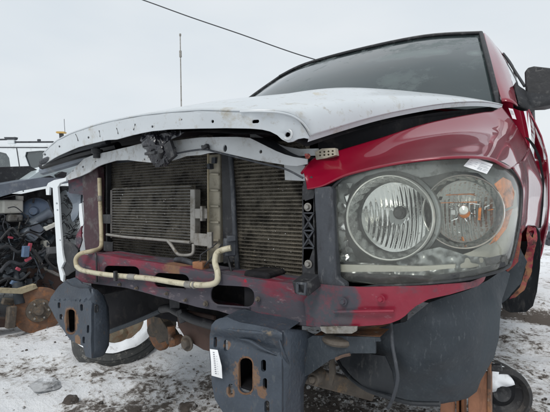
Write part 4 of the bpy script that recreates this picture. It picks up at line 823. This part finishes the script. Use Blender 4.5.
# ================================================================ stand, scrap, tyre, rock
S = empty('rusty_stand', PY(466, 430, .30).to_3d() * 1.0, 'rusty orange steel stand propping the truck behind the liner', 'stand')
P0 = PY(455, 400, .36); S.location = (P0.x, .36, 0); ORG[S] = Vector((P0.x, .36, 0))
def stripx(x0, x1, ytop, Y, th, nm, m):
    a = PY(x0, ytop, Y); b_ = PY(x1, ytop, Y); return mk(nm, box((a.x, Y, 0.0), (b_.x, Y + th, a.z)), m, S, bevel=.003)
stripx(468, 490, 368, .36, .010, 'flange', M_stand); stripx(461, 464, 380, .36, .06, 'web', M_rust); stripx(456, 459, 380, .365, .06, 'web', M_rust)
stripx(440, 455, 380, .37, .012, 'flange', M_stand); stripx(487, 491, 366, .35, .05, 'flange_edge', M_orust)
mk('base_plate', box((P0.x - .12, .28, -.01), (P0.x + .14, .5, .012)), M_rust, S)
mk('bolt_tab', obox(PY(490, 367, .38), PY(502, 368, .38), .02, .02), M_dark, S, bevel=.003)
Wc = PY(501, 392, .62); 
SC = empty('wheel_scrap', (Wc.x, Wc.y, 0), 'dark rubber tyre scrap with snow on top beside the rusty stand', 'tyre')
mk('tread', lathe((Wc.x, Wc.y, Wc.z), (.45, -.89, .1), [(.065, .02), (.075, .04), (.088, .035), (.092, .02), (.088, .015), (.092, .01), (.092, -.01), (.088, -.015), (.092, -.02), (.092, -.05), (.08, -.07), (.05, -.07)], 48), M_rubber, SC, label='ribbed black rubber ring')
mk('inner_disc', lathe((Wc.x, Wc.y, Wc.z), (.45, -.89, .1), [(0, .0), (.03, .01), (.05, -.005), (.075, .02)], 30), M_dark, SC)
bm = bmesh.new(); bmesh.ops.create_icosphere(bm, subdivisions=4, radius=1); V = []
for v in bm.verts:
    d = v.co.normalized(); k = 1 + .35 * noise.noise(d * 1.6 + Vector((2, 0, 0))) + .10 * noise.noise(d * 6)
    V.append(Wc + Vector((-.05, -.01, .055)) + Vector((d.x * .075 * k, d.y * .05 * k, d.z * .05 * k)))
mk('snow_cap', (V, [tuple(v.index for v in q.verts) for q in bm.faces]), M_snowm, SC, smooth=180); bm.free()
# tyre lying on the snow on the far side
tc_ = PD(117, 333, 2.62)
TY = empty('lying_tyre', (tc_.x, tc_.y, 0), 'worn tyre lying in snow under the far side of the truck', 'tyre')
ax = Vector((.38, -.32, 1)).normalized()
mk('tread', lathe(tc_, ax, [(.165, .07), (.20, .085), (.25, .075), (.268, .045), (.272, .04), (.266, .034), (.272, .028), (.272, -.028), (.266, -.034), (.272, -.04), (.26, -.07), (.22, -.085), (.165, -.07)], 72), M_tyre2, TY, label='dark tyre carcass')
mk('rim', lathe(tc_, ax, [(0, .0), (.04, .01), (.07, -.01), (.11, .02), (.155, .035), (.17, .075), (.16, .06)], 40), M_rustytan, TY, label='rusty inner rim')
u = ax.orthogonal().normalized(); v = ax.cross(u); V = []; na = 60; nr = 8
for i in range(na + 1):
    a = 2 * math.pi * i / na; e = .75 + .5 * noise.noise(Vector((math.cos(a) * 1.5, math.sin(a) * 1.5, 4)))
    for k in range(nr + 1):
        t = k / nr; rr = .17 + .085 * t; h = .084 + e * .022 * math.sin(math.pi * t) + .010 * noise.noise(Vector((math.cos(a) * 4, math.sin(a) * 4, rr * 30)))
        V.append(tc_ + ax * h + (u * math.cos(a) + v * math.sin(a)) * rr)
mk('snow_cap', (V, [(i*(nr+1)+k, i*(nr+1)+k+1, (i+1)*(nr+1)+k+1, (i+1)*(nr+1)+k) for i in range(na) for k in range(nr)]), M_snowm, TY, smooth=180)
def rock(px, py, r, m, label, sq=.5, nm='rock'):
    d = ray(px, py); p = CAM + d * (-(CAM.z) / d.z); bm = bmesh.new(); bmesh.ops.create_icosphere(bm, subdivisions=3, radius=1); V = []
    for v in bm.verts:
        q = v.co.normalized(); k = 1 + .35 * noise.noise(q * 1.5 + Vector((px, 0, 0))) + .14 * noise.noise(q * 5 + Vector((px, 0, 0)))
        V.append(Vector((p.x + q.x * r * k * 1.25, p.y + q.y * r * k, gz(p.x, p.y) + r * .12 + q.z * r * k * sq)))
    f = [tuple(v.index for v in q.verts) for q in bm.faces]; bm.free()
    return mk(nm, (V, f), m, label=label, cat='rock', smooth=40)
rock(45, 386, .062, M_icegrey, 'largest grey ice clump lying alone on the left snow', .4, 'ice_clump')
rock(33, 408, .03, M_clod, 'small brown clod at the bottom left on snow', .6, 'mud_clod')
rock(71, 396, .032, M_clod, 'small dark clod right of the large ice clump', .8, 'mud_clod')
rock(188, 405, .04, M_clod, 'dark clod in front left of the near bumper bracket', .6, 'mud_clod')

# ================================================================ NEIGHBOUR WRECK
XN = -2.15
NB = empty('wrecked_vehicle', (-3.0, 1.6, 0), 'stripped wreck at the left with exposed engine bay and rusty brake disc', 'wrecked car')
def n_(px, py, X=XN): return PX(px, py, X)
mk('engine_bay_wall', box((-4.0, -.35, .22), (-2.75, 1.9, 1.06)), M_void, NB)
mk('engine_block', join(box((-3.2, .0, .5), (-2.6, .8, .98)), cyl((-2.62, .3, .75), (-2.5, .3, .75), .14, 20), cyl((-2.62, .62, .9), (-2.5, .62, .9), .08, 16)), M_dark, NB, bevel=.02)
def nplate(pts, X, th, nm, m, label=None, **k):
    g = plate(pts, X, th, proj=PX, tdir=Vector((-1, 0, 0)), **k); return mk(nm, g, m, NB, bevel=.002, label=label)
nplate([(-30,204),(0,197),(20,191),(45,186.5),(62,184),(74,182),(74,178),(40,177.5),(20,181),(-30,190)], -2.2, .5, 'fender_rail', M_bluegrey, 'blue grey upper body rail with dust', maxedge=14)
nplate([(-30,190),(0,183),(22,180),(40,171),(30,166),(-30,168)], -2.5, .6, 'cowl_panel', M_dark, maxedge=14)
nplate([(26,180),(40,170.5),(62,164.5),(84,157.5),(88,158),(88,178),(66,180),(45,181)], -2.35, .4, 'windshield', M_teal, 'slanted glass with the sky reflection painted pale', maxedge=12)
nplate([(40,178),(50,175.5),(54,177),(53,180),(41,181)], -2.3, .03, 'wiper_arm', M_dark)
nplate([(57,174.5),(62,171.5),(67,172.5),(66,178),(60,180)], -2.3, .05, 'hinge', M_dark)
nplate([(30,268),(62,268),(68,282),(52,292),(45,300),(30,296)], -2.3, .05, 'splash_panel', M_brown, 'brown rusty inner panel', maxedge=10, wob=.02)
nplate([(-30,290),(0,288),(20,289),(36,284),(38,288),(22,294),(0,293),(-30,296)], -2.1, .05, 'tan_arm', M_tan, 'tan painted steering arm', maxedge=10)
nplate([(-30,316),(0,319),(16,319.5),(17,327),(0,327.5),(-30,327)], -2.2, .12, 'lower_arm', M_brown, 'dark brown lower frame member', maxedge=10)
# tank, booster
a = n_(3, 213.5, -2.35); b_ = n_(24, 200, -2.35)
tk = mk('coolant_tank', box((-2.47, a.y, a.z), (-2.35, b_.y, b_.z)), M_tank, NB, bevel=.015, label='off white coolant tank')
mk('tank_cap', cyl(n_(19.5, 200.5, -2.41), n_(19.5, 196, -2.41), .028, 16), M_tank, tk)
mk('reservoir', obox(n_(7, 218, -2.38), n_(22, 218, -2.38), .06, .06), M_alu, NB, bevel=.015)
bo = mk('brake_booster', lathe(n_(36, 212, -2.38), (.75, -.6, .1), [(0, .09), (.03, .09), (.04, .06), (.075, .055), (.11, .03), (.12, .0), (.11, -.04), (0, -.06)], 40), M_booster, NB, label='round blue grey brake booster')
mk('booster_stud', cyl(n_(34, 198, -2.33), n_(33, 203, -2.33), .008, 10), M_dark, bo)
mk('master_cylinder', lathe(n_(44, 216, -2.3), (0, -.9, -.5), [(0, .13), (.035, .13), (.04, 0), (.05, -.05)], 20), M_bluegrey, NB)
mk('air_box', obox(n_(27, 226, -2.3), n_(38, 236, -2.3), .10, .14), M_bluegrey, NB, bevel=.02)
mk('strut', join(cyl(n_(20, 304, -2.15), n_(17, 283, -2.2), .035, 14), cyl(n_(18, 290, -2.18), n_(14, 262, -2.3), .022, 12)), M_liner, NB)
mk('knuckle', join(obox(n_(10, 328, -2.12), n_(12, 306, -2.12), .05, .06), obox(n_(2, 301, -2.2), n_(24, 303, -2.2), .04, .05)), M_hub, NB, bevel=.01)
mk('relay_box', obox(n_(44, 229, -2.25), n_(55, 224, -2.25), .05, .035), M_tank, NB, bevel=.006)
mk('fluid_bottle', obox(n_(45, 240, -2.3), n_(45, 248, -2.3), .07, .05), M_cream, NB, bevel=.012)
mk('connector', obox(n_(26, 246, -2.15), n_(25, 257, -2.15), .035, .045), M_blue, NB, bevel=.004, label='blue white connector block')
mk('connector', obox(n_(30.5, 243, -2.15), n_(28.5, 251, -2.15), .02, .025), M_pink, NB, bevel=.004, label='red connector')
mk('connector', obox(n_(25, 261, -2.15), n_(31, 257.5, -2.15), .02, .022), M_pink, NB, bevel=.004, label='pink connector')
mk('connector', obox(n_(16, 268, -2.15), n_(20, 270, -2.15), .02, .022), M_pink, NB, bevel=.004, label='small red connector')
mk('connector', obox(n_(8, 237, -2.2), n_(13, 238, -2.2), .015, .016), M_pink, NB, bevel=.003, label='red cable lug')
mk('connector', obox(n_(11, 282, -2.2), n_(17, 284, -2.2), .03, .03), M_blue, NB, bevel=.004, label='dark blue plug')
nplate([(45,228),(54,236),(62,236),(62,268),(50,262),(43,250)], -2.55, .05, 'dark_shroud', M_liner2, None, maxedge=8, wob=.03)
nplate([(-30,204),(0,199),(40,190),(62,186),(70,186),(70,268),(30,270),(-30,300)], -2.6, .05, 'inner_panel', M_dark, None, maxedge=10, wob=.05)
# hoses and wires
hoses = [([(0,240),(12,228),(20,236),(30,232),(45,240)], .012), ([(-5,250),(8,246),(18,252),(30,248),(42,262)], .016), ([(0,272),(10,262),(22,264),(34,256),(46,250)], .020),
 ([(2,231),(14,230),(26,227),(40,223),(54,217)], .006), ([(-4,222),(6,222),(10,232),(22,244),(26,262)], .008), ([(30,252),(36,262),(40,276),(32,284),(28,287)], .007), ([(34,250),(42,266),(48,270),(60,276)], .022),
 ([(48,200),(51,208),(54,214)], .009), ([(8,208),(15,207),(22,212),(28,218),(25,224)], .006), ([(36,285),(38,270),(40,262)], .006), ([(-6,262),(4,255),(14,250),(26,236)], .010), ([(5,280),(12,272),(24,268),(36,266)], .010),
 ([(10,226),(9,240),(14,252),(12,266)], .005), ([(20,222),(18,234),(24,240),(33,246)], .007), ([(50,252),(46,258),(52,266),(62,272)], .016), ([(-4,284),(8,278),(20,280),(30,272)], .012), ([(0,214),(5,216),(3,226),(9,236)], .006),
 ([(30,230),(40,233),(47,229),(56,232)], .007), ([(-5,240),(3,245),(10,243),(20,247)], .005), ([(14,240),(22,238),(30,241),(37,238)], .006)]
hm = [M_dark, M_cable, M_grey, M_void, M_liner, M_bluegrey, M_alu]
for k, (pts, r) in enumerate(hoses):
    mk('hose' if r > .009 else 'wire', tube([PX(x, y, -2.18 - .02 * (k % 7) - .012 * (j % 2)) for j, (x, y) in enumerate(pts)], r * .7, 8, 6), hm[k % 7], NB)
g = []
for k in range(120):
    x, y = random.uniform(-4, 60), random.uniform(214, 290)
    if k < 40: x = random.uniform(66, 84); y = random.uniform(192, 240)
    P = [(x, y)]
    for j in range(3): P.append((P[-1][0] + random.uniform(-7, 9), P[-1][1] + random.uniform(-7, 7)))
    g.append(tube([PX(a_, b__, -2.22 - random.uniform(0, .25)) for a_, b__ in P], random.choice((.0025, .003, .004, .007)), 6, 4))
mk('small_wiring', join(*g), M_cable, NB, kind='stuff')
g = []
for k in range(60):
    x, y = random.uniform(-4, 56), random.uniform(218, 290); p = PX(x, y, -2.25 - random.uniform(0, .2)); q = p + Vector((random.uniform(-.05,.05), random.uniform(-.06,.06), random.uniform(-.05,.05))); g.append(obox(p, q, random.uniform(.02, .05), random.uniform(.01, .04)))
mk('small_fittings', join(*g), M_liner, NB, kind='stuff', bevel=.003)
# rotor
rc = n_(39, 310, -2.1); rax = Vector((.97, -.42, .08))
ro = mk('brake_rotor', lathe(rc, rax, [(.075, .012), (.166, .012), (.175, .007), (.175, -.018), (.16, -.022), (.0, -.022)], 56), M_rotor, NB, label='rusty orange brake disc')
hb = mk('hub_face', lathe(rc, rax, [(0, .07), (.028, .07), (.034, .05), (.04, .03), (.085, .028), (.09, .012), (.09, .0)], 40), M_hub, ro)
u = rax.normalized().orthogonal().normalized(); v = rax.normalized().cross(u)
for k in range(6):
    a = k * math.pi / 3 + .3; p = rc + rax.normalized() * .028 + (u * math.cos(a) + v * math.sin(a)) * .062
    mk('wheel_stud', cyl(p, p + rax.normalized() * .03, .007, 10), M_alu, hb)
mk('lower_body', box((-3.9, 1.0, .42), (-2.25, 5.2, 1.1)), M_silver, NB, bevel=.05)
mk('cabin', join(box((-3.75, 2.0, 1.1), (-2.45, 4.4, 1.38))), M_glass, NB, bevel=.05)
for yy in (4.4,):
    for X0 in (-2.36, -3.8):
        w_ = mk('wheel', lathe((X0, yy, .33), (1, 0, 0), [(.2, -.1), (.3, -.11), (.33, -.08), (.33, .08), (.3, .11), (.2, .1), (0, .06)], 36), M_rubber, NB)
mk('support_block', box((-2.9, .1, 0), (-2.6, .5, .48)), M_brown, NB)

# ================================================================ WHITE SUV
D = 6.2
SV = empty('white_van', tuple((CAM + RGT * (-4.2) + FWD * (D + .95)).to_2d()) + (0,), 'white roof racked utility vehicle parked behind the wreck', 'van')
def sp(px, py, d=D): return PD(px, py, d)
def splate(pts, d, th, nm, m, label=None, par=None, **k):
    g = plate(pts, d, th, proj=PD, tdir=FWD, **k); return mk(nm, g, m, par or SV, bevel=.006, label=label)
splate([(-150,150),(-120,146),(-40,144.5),(0,144),(45,144),(75,145.5),(86,150),(92,170),(97,200),(97,235),(-150,235)], D, .02, 'body_side', M_silver,
       holes=[[(-60,154),(-30,152),(-2,151.5),(6,153.5),(9,158),(12,178),(-60,180)][::-1], [(26,152),(40,150.8),(66,151),(72,153),(76,171),(33,171.5),(29.5,168),(25,156)]])
mk('body', join(*[(lambda a, b_: ([a, b_, b_ + FWD * 1.9, a + FWD * 1.9, Vector((a.x, a.y, .45)), Vector((b_.x, b_.y, .45)), Vector((b_.x, b_.y, .45)) + FWD * 1.9, Vector((a.x, a.y, .45)) + FWD * 1.9], [(0,1,2,3),(4,5,6,7),(1,2,6,5),(0,3,7,4),(2,3,7,6)]))(PD(-150, 146, D + .02), PD(90, 146, D + .02))]), M_silver, SV, bevel=.06)
splate([(-62,152),(9,151),(14,182),(-62,184)], D + .03, .01, 'window', M_glass); splate([(23,150),(78,150),(78,174),(30,174)], D + .03, .01, 'window', M_glass)
splate([(16,148),(17,148),(25,200),(24,200)], D - .004, .004, 'door_seam', M_grey)
splate([(-120,146.6),(75,147),(75,148),(-120,147.6)], D - .006, .005, 'drip_rail', M_grey)
rk = splate([(14,141.2),(53,141),(53,142.6),(14,142.8)], D + .1, .03, 'roof_rail', M_grey); splate([(-80,140.5),(6,138.5),(6,140),(-80,142)], D + .1, .03, 'roof_rail', M_grey)
splate([(7.5,136.5),(14,136.5),(14,144),(7.5,144)], D + .08, .06, 'rack_foot', M_silver); splate([(3.5,137),(16,137),(15,139.5),(5,139.5)], D + .07, .06, 'rack_clamp', M_grey)
splate([(37,139),(40,139),(40,142),(37,142)], D + .1, .03, 'rack_foot', M_grey)
for xx in (-3.2, -6.0):
    c = CAM + RGT * xx + FWD * (D + .15); c.z = .36
    w_ = mk('wheel', lathe(c, -FWD, [(.2, .1), (.33, .1), (.36, .07), (.36, -.1), (.2, -.12)], 36), M_rubber, SV); mk('rim', lathe(c, -FWD, [(0, .05), (.05, .06), (.15, .04), (.2, .1)], 30), M_alu, w_)
BC = empty('beacon_light', tuple(sp(61, 137, D + .6)), 'small amber beacon with thin whip standing on the van roof', 'beacon')
g = plate([(55.5,132),(57,131.3),(64,131.5),(65.2,132.2),(64,133.2),(56.5,133.2)], D + .6, .06, proj=PD, tdir=FWD); mk('lamp_bar', g, M_yel, BC)
g = plate([(59,133),(62.5,133),(63,141),(59.5,141)], D + .62, .04, proj=PD, tdir=FWD); mk('post', g, M_grey, BC)
mk('whip', tube([sp(65, 132.5, D + .6), sp(64.5, 126, D + .6), sp(64.2, 119, D + .6)], .004, 6, 0), M_cable, BC)
TRd = 9.5
TR = empty('flat_trailer', tuple((CAM + RGT * 7.6 + FWD * TRd).to_2d()) + (0,), 'low grey flat trailer far behind at the right edge', 'trailer')
for nm, pts, th, m in (('deck', [(541,226),(640,227),(640,233),(541,232)], 1.8, M_bluegrey), ('side_beam', [(541,237),(640,238),(640,241),(541,240)], .08, M_grey), ('leg', [(548,231),(552,231),(552,247),(548,247)], .08, M_grey), ('leg', [(600,231),(604,231),(604,248),(600,248)], .08, M_grey)):
    mk(nm, plate(pts, TRd, th, proj=PD, tdir=FWD), m, TR, bevel=.01)
# ================================================================ mast and overhead cable
am = PD(183.5, 112, 9.0); base = Vector((am.x, am.y, 0)); top = PD(180.2, 36, 9.0)
AM = mk('antenna_mast', join(tube([base, lerp(base, top, .5), top], lambda t: .020 - .009 * t, 8, 0), cyl(lerp(base, top, .90), lerp(base, top, .93), .028, 8), cyl(top, top + Vector((0, 0, .05)), .022, 8)), M_alu, label='thin tall antenna mast rising behind the hood', cat='antenna')
ca = [(-60,-72),(30,-38),(90,-17),(140,-1),(190,17),(240,34),(285,50),(315,59.5),(370,75),(440,92)]
mk('overhead_cable', tube([PD(x, y, 13) for x, y in ca], .017, 6, 6), M_cable, label='black overhead cable sagging across the pale sky', cat='cable')
